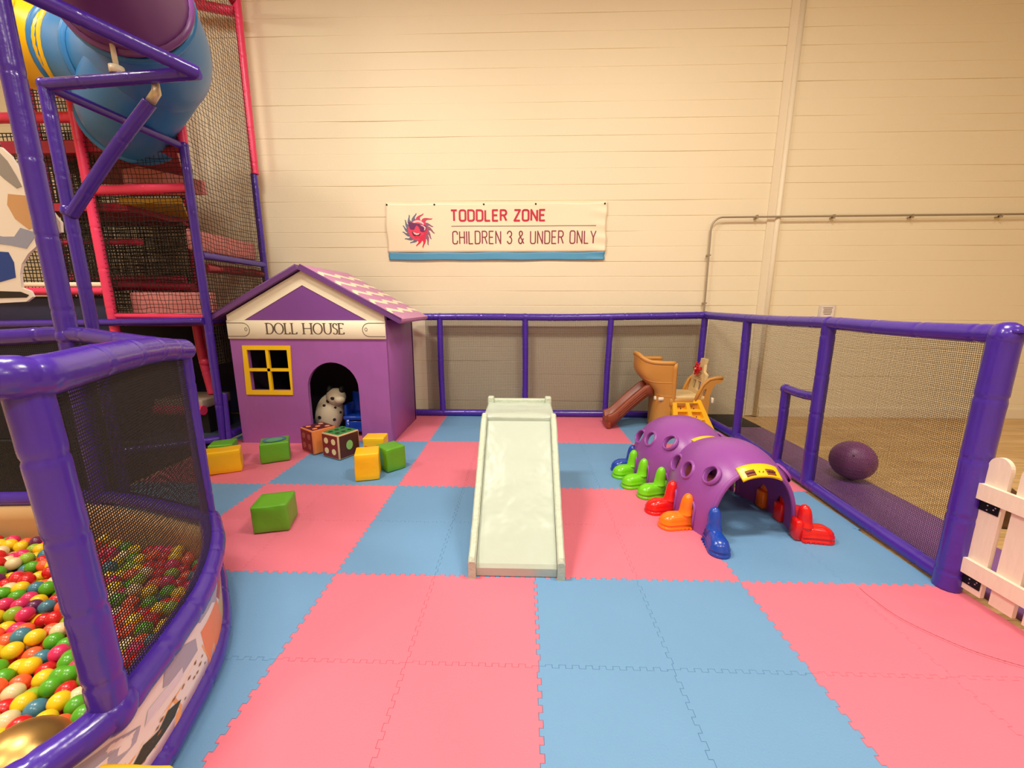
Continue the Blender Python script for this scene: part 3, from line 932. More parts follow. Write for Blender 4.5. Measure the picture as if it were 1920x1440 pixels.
for (x, z, r_) in ((-2.30, 0.46, 0.028), (-2.23, 0.50, 0.03), (-2.15, 0.49, 0.026), (-2.36, 0.40, 0.022), (-2.24, 0.37, 0.02), (-2.26, 0.22, 0.025), (-2.22, 0.15, 0.02), (-2.34, 0.13, 0.03), (-2.28, 0.08, 0.024), (-2.42, 0.25, 0.03), (-2.43, 0.14, 0.03), (-2.20, 0.30, 0.022)):
    # put each spot on the toy's skin
    best = None
    x += DXT
    for q in range(60):
        y = 4.60 + 0.3 * q / 60
        p1 = Mr.inverted() @ (Vector((x, y, z)) - Vector((DXT - 2.36, 4.86, 0.27)))
        ins = (p1.x / 0.17) ** 2 + (p1.y / 0.14) ** 2 + (p1.z / 0.27) ** 2 < 1
        p2 = Vector((x, y, z)) - Vector((DXT - 2.23, 4.80, 0.50))
        ins = ins or (p2.x / 0.12) ** 2 + (p2.y / 0.10) ** 2 + (p2.z / 0.11) ** 2 < 1
        if ins: best = y; break
    if best is None: continue
    mb = MB(); mb.ball((x, best + 0.004, z), (r_, 0.012, r_ * 0.8), 12, 8); mb.build('spot', M_spot, t)
t = thing('blue_chair', 'glossy blue plastic toy chair inside the doll house doorway', 'chair', (-2.07, 4.88, 0))
M_bluep = mat('blue_plastic', (14, 62, 176), 0.22, coat=0.4)
mb = MB(); mb.rbox((-2.07, 4.88, 0.24), (0.34, 0.28, 0.05), 0.02, 3); mb.build('seat', M_bluep, t)
mb = MB(); mb.slab(lambda u, v: Vector((-2.22 + 0.30 * u, 5.00 - 0.10 * math.sin(u * PI) * 0.0 + 0.05 * v, 0.25 + 0.27 * v)), 10, 8, 0.04); mb.build('backrest', M_bluep, t)
for sx in (-1, 1):
    mb = MB(); mb.rbox((-2.07 + sx * 0.145, 4.89, 0.33), (0.04, 0.24, 0.15), 0.015, 2); mb.build('armrest', M_bluep, t)
    for sy in (-1, 1):
        mb = MB(); mb.tube([(-2.07 + sx * 0.125, 4.88 + sy * 0.115, 0.0), (-2.07 + sx * 0.115, 4.88 + sy * 0.105, 0.22)], [0.028, 0.034], 12); mb.build('leg', M_bluep, t)
mb = MB(); mb.rbox((-2.07, 4.77, 0.13), (0.22, 0.03, 0.14), 0.012, 2); mb.build('front_panel', M_bluep, t)

# ------------------------------------------------------------------ soft blocks
def soft_block(c, d, rz, m, label, h=None, seed=0, top=None):
    def warp(p):
        q = p + Vector((seed * 5.3, 0, 0))
        return Vector((noise.noise(q * 7), noise.noise(q * 7 + Vector((9, 0, 0))), noise.noise(q * 7 + Vector((0, 9, 0))) * 0.6)) * 0.008
    mb = MB()
    mb.rbox((0, 0, d[2] / 2 + 0.004), d, 0.012, 2, None, 0, warp)
    o = mb.build('soft_block', m, loc=(0, 0, 0))
    o.location = (c[0], c[1], 0.0)
    o.rotation_euler = (0, 0, rz)
    WM[o.name] = Matrix.Translation(o.location) @ Matrix.Rotation(rz, 4, 'Z')
    tag(o, label, 'block', 'soft foam blocks')
    return o
soft_block((-1.845, 2.70), (0.235, 0.235, 0.205), 0.27, M_green, 'green soft block alone on the pink tiles, nearest of the blocks', seed=1)
soft_block((-1.485, 3.58), (0.215, 0.22, 0.262), 0.28, M_yellow, 'yellow soft block standing in front of the smaller yellow block by the doll house', seed=2)
soft_block((-1.335, 3.80), (0.21, 0.22, 0.235), 0.85, M_green, 'green soft block to the right of the two yellow blocks by the doll house', seed=3)
b_ = soft_block((-2.64, 3.99), (0.27, 0.24, 0.21), 0.50, M_green, 'green soft block with a blue ring on top, left of the doll house front', seed=4)
mb = MB()
for r0, r1, mi in ((0.105, 0.075, 0), (0.075, 0.0, 1)):
    n_ = 28
    ring = []
    for k in range(n_):
        a = 2 * PI * k / n_
        ring += [Vector((1.05 * r0 * math.cos(a), 0.85 * r0 * math.sin(a), 0.2195)), Vector((1.05 * r1 * math.cos(a), 0.85 * r1 * math.sin(a), 0.2195))]
    mb.add(ring, [(2 * k, 2 * k + 1, 2 * ((k + 1) % n_) + 1, 2 * ((k + 1) % n_)) for k in range(n_)], mi)
mb.build('printed_ring', [mat('blue_print', (66, 120, 170), 0.4), mat('teal_print', (92, 170, 120), 0.4)], b_, local=True)
soft_block((-2.955, 3.66), (0.30, 0.17, 0.225), 0.50, M_yellow, 'yellow soft block beside the ball pit, left of the ringed green block', seed=5)
soft_block((-3.16, 3.93), (0.22, 0.2, 0.2), 0.4, M_green, 'green soft block mostly hidden behind the yellow block by the ball pit', seed=6)
b_ = soft_block((-1.635, 4.20), (0.23, 0.18, 0.20), 0.04, M_yellow, 'small yellow soft block with red print against the doll house doorway', seed=7)
mb = MB()
for sx in (-1, 1):
    mb.prism([(sx * 0.02, 0.10), (sx * 0.095, 0.115), (sx * 0.095, 0.07), (sx * 0.05, 0.055)], lambda x, z, h: Vector((x, -0.0905 - h, z)), 0.0, 0.002)
mb.build('printed_mark', mat('red_print', (196, 52, 30), 0.4), b_, local=True)
soft_block((-1.08, 0.772), (0.21, 0.21, 0.34), 0.0, M_yellow, 'yellow soft block at the foot of the ball pit, cut by the photo bottom', seed=8)

# dice
M_dred = mat('dice_red', (128, 32, 34), 0.5, vary=(14, 0.25), bump=(10, 0.2))
M_dbrn = mat('dice_brown', (78, 34, 30), 0.5, vary=(14, 0.25), bump=(10, 0.2))
M_dgrn = mat('dice_green', (56, 138, 74), 0.5, vary=(14, 0.2))
M_dtan = mat('dice_worn_edge', (206, 170, 130), 0.6, vary=(30, 0.3))
M_dora = mat('dice_orange', (236, 142, 74), 0.5, vary=(14, 0.15))
M_dot1 = mat('dot_cream', (238, 214, 160), 0.5)
M_dot2 = mat('dot_green', (142, 196, 108), 0.5)
M_dot3 = mat('dot_dark', (58, 40, 26), 0.5)
M_dot4 = mat('dot_orange', (240, 150, 100), 0.5)
M_dot5 = mat('dot_faded', (170, 84, 72), 0.6)
def die(c, a, rz, label, mats, faces):
    """faces: {'left':[(x,z)..], 'right':.., 'top':..}; mats = left, right, top, edge, dots left, right, top"""
    t = thing('foam_die', label, 'dice', (c[0], c[1], 0), rz, 'foam dice')
    mb = MB(); h = a / 2
    mb.rbox((0, 0, h + 0.003), (a - 0.004, a - 0.004, a - 0.004), 0.012, 2)
    mb.build('body', mats[3], t, local=True)
    e = h - 0.016
    fs = {'left': lambda x, y, d: Vector((x, -h - d + 0.001, h + 0.003 + y)), 'right': lambda x, y, d: Vector((h + d - 0.001, x, h + 0.003 + y)), 'top': lambda x, y, d: Vector((x, y, a + 0.002 + d))}
    for i, k in enumerate(('left', 'right', 'top')):
        mb = MB(); mb.prism([(-e, -e), (e, -e), (e, e), (-e, e)], fs[k], -0.003, 0.001)
        p = mb.build('face', mats[i], t, local=True)
        for (x, y, rx, ry) in faces[k]:
            mb = MB(); mb.prism([(x * a + rx * a * math.cos(2 * PI * q / 20), y * a + ry * a * math.sin(2 * PI * q / 20)) for q in range(20)], fs[k], 0.001, 0.003)
            mb.build('dot', mats[4 + i], p, local=True)
four = [(-0.21, 0.2, 0.12, 0.12), (0.21, 0.2, 0.12, 0.12), (-0.21, -0.2, 0.12, 0.12), (0.21, -0.2, 0.12, 0.12)]
six = [(x, y, 0.085, 0.085) for x in (-0.2, 0.2) for y in (-0.28, 0, 0.28)]
five = [(-0.26, -0.26, 0.1, 0.1), (0.26, -0.26, 0.1, 0.1), (0, 0, 0.1, 0.1), (-0.26, 0.26, 0.1, 0.1), (0.26, 0.26, 0.1, 0.1)]
die((-1.995, 4.133), 0.275, 0.62 - 1.10, 'worn foam die with four cream dots and a green top, before the doorway', (M_dred, M_dbrn, M_dgrn, M_dtan, M_dot1, M_dot2, M_dot3), {'left': four, 'right': [(0.0, 0.0, 0.15, 0.19)], 'top': six})
die((-2.318, 4.285), 0.275, -0.62, 'worn foam die with orange dots on top, behind the other die', (M_dred, M_dora, mat('dice_maroon', (84, 26, 40), 0.5), mat('dice_orange_edge', (214, 124, 74), 0.6), M_dot5, M_dora, M_dot4), {'left': four, 'right': [], 'top': five})

# ------------------------------------------------------------------ pale foam slide in the middle
t = thing('foam_ramp', 'pale green vinyl foam slide with raised side rails in the middle', 'slide', (-0.04, 2.15, 0))
RX0, RX1 = -0.325, 0.252
def rampz(y):
    return 0.075 + (y - 2.165) * (0.735 - 0.075) / (2.99 - 2.165)
mb = MB()
def bed(u, v):
    x = RX0 + 0.048 + (RX1 - RX0 - 0.096) * u
    y = 2.165 + (2.99 - 2.165) * v
    return Vector((x, y, rampz(y) + 0.006 * noise.noise(Vector((x * 4, y * 3, 1))) * math.sin(v * PI)))
prof = [(2.165, 0.004), (2.16, 0.055), (2.175, 0.08)]
N = 14
side_pts = [(2.165, 0.003), (2.158, 0.06), (2.172, 0.082)] + [(2.172 + (2.99 - 2.172) * k / N, rampz(2.172 + (2.99 - 2.172) * k / N) + 0.002) for k in range(1, N + 1)] + [(3.0, 0.70), (3.0, 0.003)]
xs = [RX0 + 0.046 + (RX1 - RX0 - 0.092) * k / 8 for k in range(9)]
vs = [Vector((x, y, z)) for x in xs for y, z in side_pts]
L = len(side_pts)
mb.add(vs, [(i * L + j, i * L + j + 1, (i + 1) * L + j + 1, (i + 1) * L + j) for i in range(8) for j in range(L - 1)], 0, False)
for i in (0, 8): mb.add([vs[i * L + j] for j in range(L)], [tuple(range(L))], 0)
for q in mb.f: pass
mb.build('slide_bed', M_ramp, t)
for s_ in (-1, 1):
    xa = RX0 if s_ < 0 else RX1 - 0.044
    mb = MB()
    ys = [2.14] + [2.155 + (3.0 - 2.155) * k / 24 for k in range(25)]
    P = [(2.135, 0.0), (2.133, 0.115), (2.15, 0.14)] + [(y, rampz(y) + 0.055 + 0.004 * noise.noise(Vector((y * 30, s_, 0)))) for y in ys[3:-1]] + [(3.0, 0.775), (3.03, 0.79), (3.03, 0.0)]
    n0 = len(P)
    # rounded cross-section
    for hx, ins in ((0.0, 0.012), (0.012, 0.0), (0.032, 0.0), (0.044, 0.012)):
        pass
    lay = [(xa, 0.010), (xa + 0.008, 0.0), (xa + 0.036, 0.0), (xa + 0.044, 0.010)]
    vs = []
    for x, dn in lay:
        for (y, z) in P:
            vs.append(Vector((x + (0.002 * noise.noise(Vector((y * 40, z * 40, s_))) if z > 0.05 else 0), y, max(0.0, z - dn) if z > 0.02 else z)))
    mb.add(vs, [(i * n0 + j, i * n0 + (j + 1) % n0, (i + 1) * n0 + (j + 1) % n0, (i + 1) * n0 + j) for i in range(3) for j in range(n0)], 0, False)
    for i in (0, 3): mb.add([vs[i * n0 + j] for j in range(n0)], [tuple(range(n0))], 0)
    mb.build('side_rail', M_ramp2, t)
mb = MB()
def warp(p): return Vector((0, 0, 0.010 * noise.noise(Vector((p.x * 7, p.y * 9, 3))) if p.z > 0.0 else 0))
mb.rbox((-0.036, 3.26, 0.385), (RX1 - RX0 - 0.02, 0.50, 0.77), 0.015, 2, None, 0, warp)
mb.build('platform', M_ramp, t)
mb = MB(); mb.rbox((-0.036, 3.495, 0.40), (RX1 - RX0 - 0.1, 0.05, 0.80), 0.014, 2); mb.build('end_board', M_ramp2, t)
for x in (RX0 + 0.035, RX1 - 0.035):
    mb = MB(); mb.rbox((x, 3.485, 0.41), (0.055, 0.075, 0.82), 0.012, 2); mb.build('corner_post', M_ramp2, t)

# ------------------------------------------------------------------ caterpillar tunnel
TO = Vector((1.625, 2.645, 0)); TROT = 0.0
t = thing('crawl_tunnel', 'purple caterpillar crawl tunnel with portholes and coloured boots', 'tunnel', TO, TROT)
SEG = 0.65; TW, TH = 0.325, 0.505
A1, A2 = 0.115, 0.235
XF1 = Matrix.Rotation(A1, 4, 'Z')
XF2 = XF1 @ Matrix.Translation((0, SEG, 0)) @ Matrix.Rotation(A2 - A1, 4, 'Z') @ Matrix.Translation((0, -SEG, 0))
def xf(v): return XF1 if v <= SEG + 0.001 else XF2
def moved(mb, v):
    mb.v = [xf(v) @ p for p in mb.v]
    return mb
def bulge(q):
    return 1 + 0.23 * math.sin(PI * min(1, max(0, q))) ** 0.85
def tsurf(q, th, off=0.0):
    b = bulge(q)
    cw = math.cos(th); sw = math.sin(th)
    e = 0.86
    x = (TW * b - off) * math.copysign(abs(cw) ** e, cw)
    z = (TH * (1 + (b - 1) * 0.9) - off) * abs(sw) ** e
    return x, z
M_rim = M_tun
def make_shell(v0, tilt):
    NU, NV = 26, 44
    mb = MB()
    outer, inner = [], []
    for i in range(NU + 1):
        q = i / NU
        for j in range(NV + 1):
            th = PI * j / NV
            x, z = tsurf(q, th)
            outer.append(Vector((x, v0 + SEG * q, z)))
            x, z = tsurf(q, th, 0.022)
            inner.append(Vector((x, v0 + SEG * q, z)))
    w_ = NV + 1; N_ = len(outer)
    fs = []
    for i in range(NU):
        for j in range(NV):
            a, b, c, d = i * w_ + j, (i + 1) * w_ + j, (i + 1) * w_ + j + 1, i * w_ + j + 1
            fs += [(a, b, c, d), (N_ + d, N_ + c, N_ + b, N_ + a)]
    for i in range(NU):
        for j in (0, NV):
            a, b = i * w_ + j, (i + 1) * w_ + j
            fs.append((a, b, N_ + b, N_ + a))
    for i in (0, NU):
        for j in range(NV):
            a, b = i * w_ + j, i * w_ + j + 1
            fs.append((a, b, N_ + b, N_ + a))
    mb.add(outer + inner, fs, 0, True)
    o = mb.build('shell', M_tun, t, local=True)
    # cut portholes and boot notches
    cut = MB()
    for q, th in HOLES:
        for s_ in (1, -1):
            a = th if s_ > 0 else PI - th
            x, z = tsurf(q, a)
            x2, z2 = tsurf(q, a + 0.01); x1, z1 = tsurf(q, a - 0.01)
            tx, tz = x2 - x1, z2 - z1
            nn = Vector((tz, 0, -tx)).normalized()
            c = Vector((x, v0 + SEG * q, z))
            if nn.dot(Vector((x, 0, z - 0.15))) < 0: nn = -nn
            R = nn.to_track_quat('Z', 'Y').to_matrix().to_4x4()
            cut.lathe([(0.060, -0.12), (0.060, 0.12)], 28, Matrix.Translation(c) @ R)
            hole_rims.append((c, nn))
    for q, s_ in NOTCH:
        x, z = tsurf(q, 0)
        P = [(-0.048, -0.05), (0.048, -0.05), (0.048, 0.14)] + arc(0, 0.14, 0.048, 0.06, 0, 180, 8)[1:-1] + [(-0.048, 0.14)]
        cut.prism(P, lambda a, b, h: Vector((h * s_, v0 + SEG * q + a, b)), x - 0.16, x + 0.12)
    co = cut.build('cutter', M_tun)
    co.parent = t
    bo = o.modifiers.new('cut', 'BOOLEAN')
    bo.object = co; bo.operation = 'DIFFERENCE'; bo.solver = 'EXACT'
    bpy.context.view_layer.update()
    dg = bpy.context.evaluated_depsgraph_get()
    me = bpy.data.meshes.new_from_object(o.evaluated_get(dg))
    o.modifiers.clear()
    me.transform(xf(v0 + 0.002))
    o.data = me
    bpy.data.objects.remove(co, do_unlink=True)
    bm = bmesh.new(); bm.from_mesh(me)
    for e in bm.edges:
        if len(e.link_faces) == 2 and e.link_faces[0].normal.angle(e.link_faces[1].normal, 0) > 0.6: e.smooth = False
    for f in bm.faces: f.smooth = True
    bm.to_mesh(me); bm.free()
    return o
for si, v0 in enumerate((0.0, SEG + 0.004)):
    hole_rims = []
    HOLES = [(0.19, 0.80), (0.50, 0.62), (0.83, 0.62)] if si == 0 else [(0.20, 0.86), (0.52, 0.70), (0.84, 0.66)]
    NOTCH = [(0.28, -1), (0.62, -1), (0.30, 1), (0.62, 1)] if si == 0 else [(0.10, -1), (0.42, -1), (0.76, -1), (0.2, 1), (0.62, 1)]
    sh = make_shell(v0, 0)
    # raised rims round portholes
    for c, nn in hole_rims:
        mb = MB()
        R = Matrix.Translation(c + nn * 0.0) @ nn.to_track_quat('Z', 'Y').to_matrix().to_4x4()
        mb.lathe([(0.060, -0.03), (0.058, 0.002), (0.061, 0.010), (0.069, 0.010), (0.076, 0.001), (0.079, -0.012)], 28, R)
        mb.f = [f for f, k in zip(mb.f, range(len(mb.f))) if len(f) == 4]
        mb.m = mb.m[:len(mb.f)]; mb.s = mb.s[:len(mb.f)]
        moved(mb, v0 + 0.002).build('porthole_rim', M_tun, sh, local=True, fix=False)
    # raised arches over the boots
    for q, s_ in NOTCH:
        mb = MB(); path = []
        P = [(-0.056, 0.02), (-0.056, 0.08), (-0.056, 0.14)] + arc(0, 0.14, 0.056, 0.068, 180, 0, 12)[1:-1] + [(0.056, 0.14), (0.056, 0.08), (0.056, 0.02)]
        for a, z in P:
            qq = q + a / SEG
            lo, hi = 0.0, PI / 2
            for _ in range(30):
                md = (lo + hi) / 2
                if tsurf(qq, md)[1] < z: lo = md
                else: hi = md
            x = tsurf(qq, lo)[0]
            path.append(Vector((s_ * (x + 0.001), v0 + SEG * qq, z)))
        mb.tube(path, 0.011, 8)
        moved(mb, v0 + 0.002).build('boot_arch', M_tun, sh, local=True)
    # end lip
    for q in (0.0, 1.0):
        mb = MB()
        path = []
        for j in range(41):
            x, z = tsurf(q, PI * j / 40, 0.008)
            path.append(Vector((x, v0 + SEG * q + (0.012 if q == 0 else -0.012), z)))
        mb.tube(path, 0.016, 8)
        moved(mb, v0 + 0.002).build('end_lip', M_tun, sh, local=True)
# yellow plates on the crown
M_yp = mat('yellow_plastic', (252, 206, 22), 0.3)
def plate(v, a, dv, nm, fr_=False):
    mb = MB()
    def f(u, w):
        th = PI / 2 + a * (0.5 - u)
        q = v / SEG if v < SEG else (v - SEG - 0.004) / SEG
        x, z = tsurf(min(1, max(0, q)), th, -0.012 - (0.014 * w if fr_ else 0))
        return Vector((x, v + dv * (w - 0.5), z - (0.045 * (1 - w) if fr_ else 0) * 1.0))
    mb.slab(f, 24, 6, 0.014)
    g = lambda u, w: xf(v) @ f(u, w)
    return moved(mb, v).build(nm, M_yp, t, local=True), g
pl, f = plate(0.0, 0.74, 0.085, 'face_plate', True)
M_eye = mat('eye_plate_dark', (140, 72, 30), 0.4)
for u in (0.26, 0.72):
    mb = MB(); mb.slab(lambda a, b: f(u - 0.115 + 0.23 * a, 0.16 + 0.42 * b) + Vector((0, -0.006, 0.006)), 8, 4, 0.004); ey = mb.build('eye', M_eye, pl, local=True)
    for k in range(3):
        mb = MB(); mb.ball(f(u - 0.07 + 0.07 * k, 0.37) + Vector((0, -0.009, 0.010)), (0.012, 0.006, 0.008), 10, 6); mb.build('pupil', mat('eye_plum', (92, 40, 60), 0.35), ey, local=True)
mb = MB(); cpt = f(0.5, 0.42) + Vector((0, -0.008, 0.010))
mb.tube([cpt + Vector((0.014 * math.cos(a), -0.004, 0.016 * math.sin(a))) for a in [PI + PI * k / 10 for k in range(11)]], 0.003, 6)
mb.build('nose', M_eye, pl, local=True)
plate(SEG, 0.66, 0.085, 'crown_clip')
# boots
def boot_mb(lean=0.10, plug=True):
    mb = MB()
    def outline(s, dx=0, n=14):
        P = [(-0.025, -0.056 * s), (0.06, -0.058 * s)] + [(0.135 + dx + 0.062 * s * math.cos(a), 0.064 * s * math.sin(a)) for a in [-PI / 2 + PI * k / n for k in range(n + 1)]] + [(0.06, 0.058 * s), (-0.025, 0.056 * s)]
        return P
    rings = [(0.0, 1.10), (0.012, 1.12), (0.022, 1.06), (0.026, 0.97), (0.034, 0.97), (0.038, 1.05), (0.046, 1.05), (0.052, 0.95)]
    vs, L = [], len(outline(1))
    for z, s_ in rings: vs += [Vector((x, y, z)) for x, y in outline(s_)]
    for z, s_, k in ((0.066, 0.93, 0.0), (0.088, 0.82, -0.012), (0.104, 0.62, -0.030), (0.110, 0.40, -0.05)):
        vs += [Vector((x, y, z)) for x, y in outline(s_, k)]
    nr = len(vs) // L
    mb.add(vs, [(i * L + j, i * L + (j + 1) % L, (i + 1) * L + (j + 1) % L, (i + 1) * L + j) for i in range(nr - 1) for j in range(L)], 0, True)
    mb.add(vs[:L], [tuple(range(L))[::-1]], 0); mb.add(vs[-L:], [tuple(range(L))], 0)
    # tread notches round the sole
    for k in range(-2, 3):
        mb.box((0.05 + 0.03 * k, 0.064, 0.008), (0.012, 0.012, 0.014)); mb.box((0.05 + 0.03 * k, -0.064, 0.008), (0.012, 0.012, 0.014))
    # ankle and shaft
    prof = [(0.0, 1.0), (0.05, 1.0), (0.098, 1.02), (0.102, 1.09), (0.108, 1.09), (0.112, 0.98), (0.16, 0.95), (0.20, 0.88), (0.228, 0.74), (0.246, 0.52), (0.256, 0.25), (0.259, 0.03)]
    vs = []
    for z, s_ in prof:
        for k in range(18):
            a = 2 * PI * k / 18
            vs.append(Vector((0.012 + 0.046 * s_ * math.cos(a) - lean * max(0, z - 0.05), 0.048 * s_ * math.sin(a), z)))
    mb.add(vs, [(i * 18 + k, i * 18 + (k + 1) % 18, (i + 1) * 18 + (k + 1) % 18, (i + 1) * 18 + k) for i in range(len(prof) - 1) for k in range(18)], 0, True)
    # plug that fills the notch, seen from inside
    if plug: mb.rbox((-0.045, 0, 0.075), (0.05, 0.088, 0.148), 0.01, 1)
    return mb
BC = {'green': mat('green_plastic', (118, 214, 20), 0.25, coat=0.3), 'red': mat('red_plastic', (226, 22, 22), 0.25, coat=0.3), 'orange': mat('orange_plastic', (255, 124, 14), 0.25, coat=0.3), 'blue': mat('royal_plastic', (24, 70, 176), 0.25, coat=0.3)}
proto, proto0 = boot_mb(), boot_mb(plug=False)
def boot(col, x, v, ang, plug=True):
    proto = globals()['proto' if plug else 'proto0']
    mb = MB(); mb.add(proto.v, proto.f); mb.m = list(proto.m); mb.s = list(proto.s)
    R = xf(v) @ Matrix.Translation((x, v, 0)) @ Matrix.Rotation(ang, 4, 'Z')
    mb.v = [R @ p for p in mb.v]
    o = mb.build('boot', BC[col], t, local=True)
    o['label'] = '%s boot' % col
S2 = SEG + 0.004
for col, v0, q in (('orange', 0, 0.28), ('red', 0, 0.62), ('green', S2, 0.10), ('green', S2, 0.42), ('green', S2, 0.76)):
    boot(col, -(TW * bulge(q) + 0.012), v0 + SEG * q, PI)
for col, v0, q in (('red', 0, 0.30), ('orange', 0, 0.62), ('green', S2, 0.2), ('blue', S2, 0.62)):
    boot(col, (TW * bulge(q) + 0.012), v0 + SEG * q, 0)
boot('blue', -(TW - 0.012), -0.035, -PI / 2 - 0.24, False)
boot('red', TW + 0.015, -0.05, -0.22)
boot('blue', -(TW + 0.01), 2 * SEG - 0.02, PI - 0.1)

# ------------------------------------------------------------------ toy ship climber in the corner
M_tan = mat('caramel_plastic', (206, 146, 68), 0.4, vary=(6, 0.05))
M_beige = mat('sand_plastic', (226, 200, 146), 0.45)
M_brown = mat('chestnut_plastic', (140, 66, 40), 0.35, vary=(10, 0.12))
M_ywel = mat('bright_yellow_plastic', (250, 190, 20), 0.38)
M_pocket = mat('amber_plastic', (246, 170, 20), 0.4)
t = thing('ship_climber', 'tan toy ship climber with brown slide and red steering wheel in the corner', 'climber', (2.05, 5.33, 0))
# bow: a curved wall that flares towards its rim
def bow(u, v):
    # u round the bow from front edge to back edge, v up
    a = PI / 2 + PI * u
    zz = 0.95 * v
    k = min(1, max(0, (zz - 0.46) / 0.34)); k = k * k * (3 - 2 * k)
    nose = 1.725 - 0.235 * k
    half = 0.205 + 0.05 * v
    xe = 1.93 - 0.02 * v
    cx = xe
    top = 0.90 + 0.095 * max(0.0, math.cos(a + PI)) ** 6
    x = cx + (cx - nose) * min(0, math.cos(a)) if True else 0
    y = 5.33 - half * math.copysign(abs(math.sin(a)) ** 0.55, math.sin(a))
    return Vector((x, y, top * v))
mb = MB(); mb.slab(bow, 28, 20, 0.03); 
bw = mb.build('bow', M_tan, t)
mb = MB()
rim = [bow(i / 28, 1.0) for i in range(29)]
mb.tube(rim, 0.028, 10)
for vv in (0.52, 0.72):
    mb.tube([bow(i / 28, vv) for i in range(29)], 0.019, 8)
mb.tube([bow(0.0, v / 12) + Vector((0.004, 0, 0)) for v in range(4, 13)], 0.03, 10)
mb.build('rim_bead', M_tan, bw)
mb = MB(); mb.rbox((2.10, 5.33, 0.445), (0.50, 0.46, 0.05), 0.015, 2); mb.build('deck', M_beige, t)
def stern_panel(y0, nm):
    mb = MB()
    P = [(2.02, 0.36), (2.20, 0.40), (2.245, 0.52), (2.29, 0.62), (2.36, 0.685), (2.44, 0.71), (2.535, 0.715), (2.52, 0.66), (2.45, 0.635), (2.41, 0.58), (2.385, 0.48), (2.375, 0.0), (2.28, 0.0), (2.26, 0.30), (2.02, 0.32)]
    H = [(2.265, 0.43), (2.30, 0.56), (2.335, 0.57), (2.315, 0.43)]
    mb.prism([P, H], lambda x, z, h: Vector((x, h, z)), y0, y0 + 0.03)
    mb.tube([Vector((x, y0 + 0.012, z)) for x, z in ((2.20, 0.40), (2.245, 0.52), (2.29, 0.62), (2.36, 0.69), (2.44, 0.71), (2.53, 0.712))], 0.022, 8)
    mb.build(nm, M_tan, t)
stern_panel(5.09, 'stern_side'); stern_panel(5.54, 'stern_side')
mb = MB(); mb.rbox((2.03, 5.09, 0.39), (0.30, 0.03, 0.10), 0.01, 1); mb.build('deck_edge', M_tan, t)
mb = MB()
P = [(-0.20, 0.0), (0.20, 0.0), (0.19, 0.30), (0.10, 0.33), (0.07, 0.42), (0.075, 0.49), (-0.075, 0.49), (-0.07, 0.42), (-0.10, 0.33), (-0.19, 0.30)]
H1 = [(-0.12, 0.08), (-0.12, 0.20), (-0.03, 0.20), (-0.03, 0.08)]
H2 = [(0.03, 0.08), (0.03, 0.20), (0.12, 0.20), (0.12, 0.08)]
def bk(a, b, h): return Vector((2.27 + 0.20 * b + h, 5.33 + a, 0.44 + b))
mb.prism([P, H1, H2], bk, 0, 0.035)
for k in range(5):
    mb.box(bk(0, 0.235 + 0.02 * k, -0.005), (0.012, 0.24 - 0.02 * k, 0.008))
mb.build('back_board', M_beige, t)
mb = MB()
wc = Vector((2.285, 5.31, 0.80))
def wl(r_, a, h): return wc + Vector((h + 0.10 * r_ * math.sin(a), r_ * math.cos(a), r_ * math.sin(a)))
mb.tube([wl(0.062, 2 * PI * k / 24, 0) for k in range(25)], 0.011, 8, 0, False)
for k in range(6):
    a = PI * k / 3
    mb.tube([wl(0.0, a, 0), wl(0.086, a, 0)], [0.012, 0.010], 8)
    mb.ball(wl(0.088, a, 0), 0.013, 8, 6)
mb.tube([wl(0, 0, -0.02), wl(0, 0, 0.075)], 0.018, 10)
mb.build('steering_wheel', mat('wheel_red', (206, 24, 44), 0.35), t)
mb = MB(); mb.ball(wl(0, 0, -0.024), 0.012, 8, 6); mb.build('wheel_hub', M_beige, t)
# brown chute
mb = MB()
cp = smooth_path([(1.70, 5.34, 0.515), (1.62, 5.34, 0.50), (1.50, 5.335, 0.40), (1.36, 5.33, 0.27), (1.26, 5.325, 0.17), (1.19, 5.32, 0.115), (1.12, 5.315, 0.095)], 0.03)
cs = [(-0.155, -0.03), (-0.155, 0.085), (-0.135, 0.10), (-0.118, 0.085), (-0.105, 0.02), (-0.06, 0.0), (0.06, 0.0), (0.105, 0.02), (0.118, 0.085), (0.135, 0.10), (0.155, 0.085), (0.155, -0.03)]
vs = []
for p in cp:
    for a, b in cs:
        dz = b
        if b < -0.02: dz = -min(0.06, p.z - 0.004)
        vs.append(Vector((p.x - 0.35 * (b if b > 0 else 0) * 0.5, p.y + a, max(0.0, p.z + dz))))
L = len(cs)
mb.add(vs, [(i * L + j, i * L + (j + 1) % L, (i + 1) * L + (j + 1) % L, (i + 1) * L + j) for i in range(len(cp) - 1) for j in range(L)], 0, True)
mb.add(vs[:L], [tuple(range(L))], 0); mb.add(vs[-L:], [tuple(range(L))], 0)
mb.rbox((1.135, 5.315, 0.055), (0.07, 0.315, 0.11), 0.03, 3)
for k in range(3):
    path = [Vector((p.x, p.y - 0.157, p.z + 0.055 - 0.032 * k)) for p in cp[3:-4]]
    mb.tube(path, 0.005, 6)
mb.build('chute', M_brown, t)
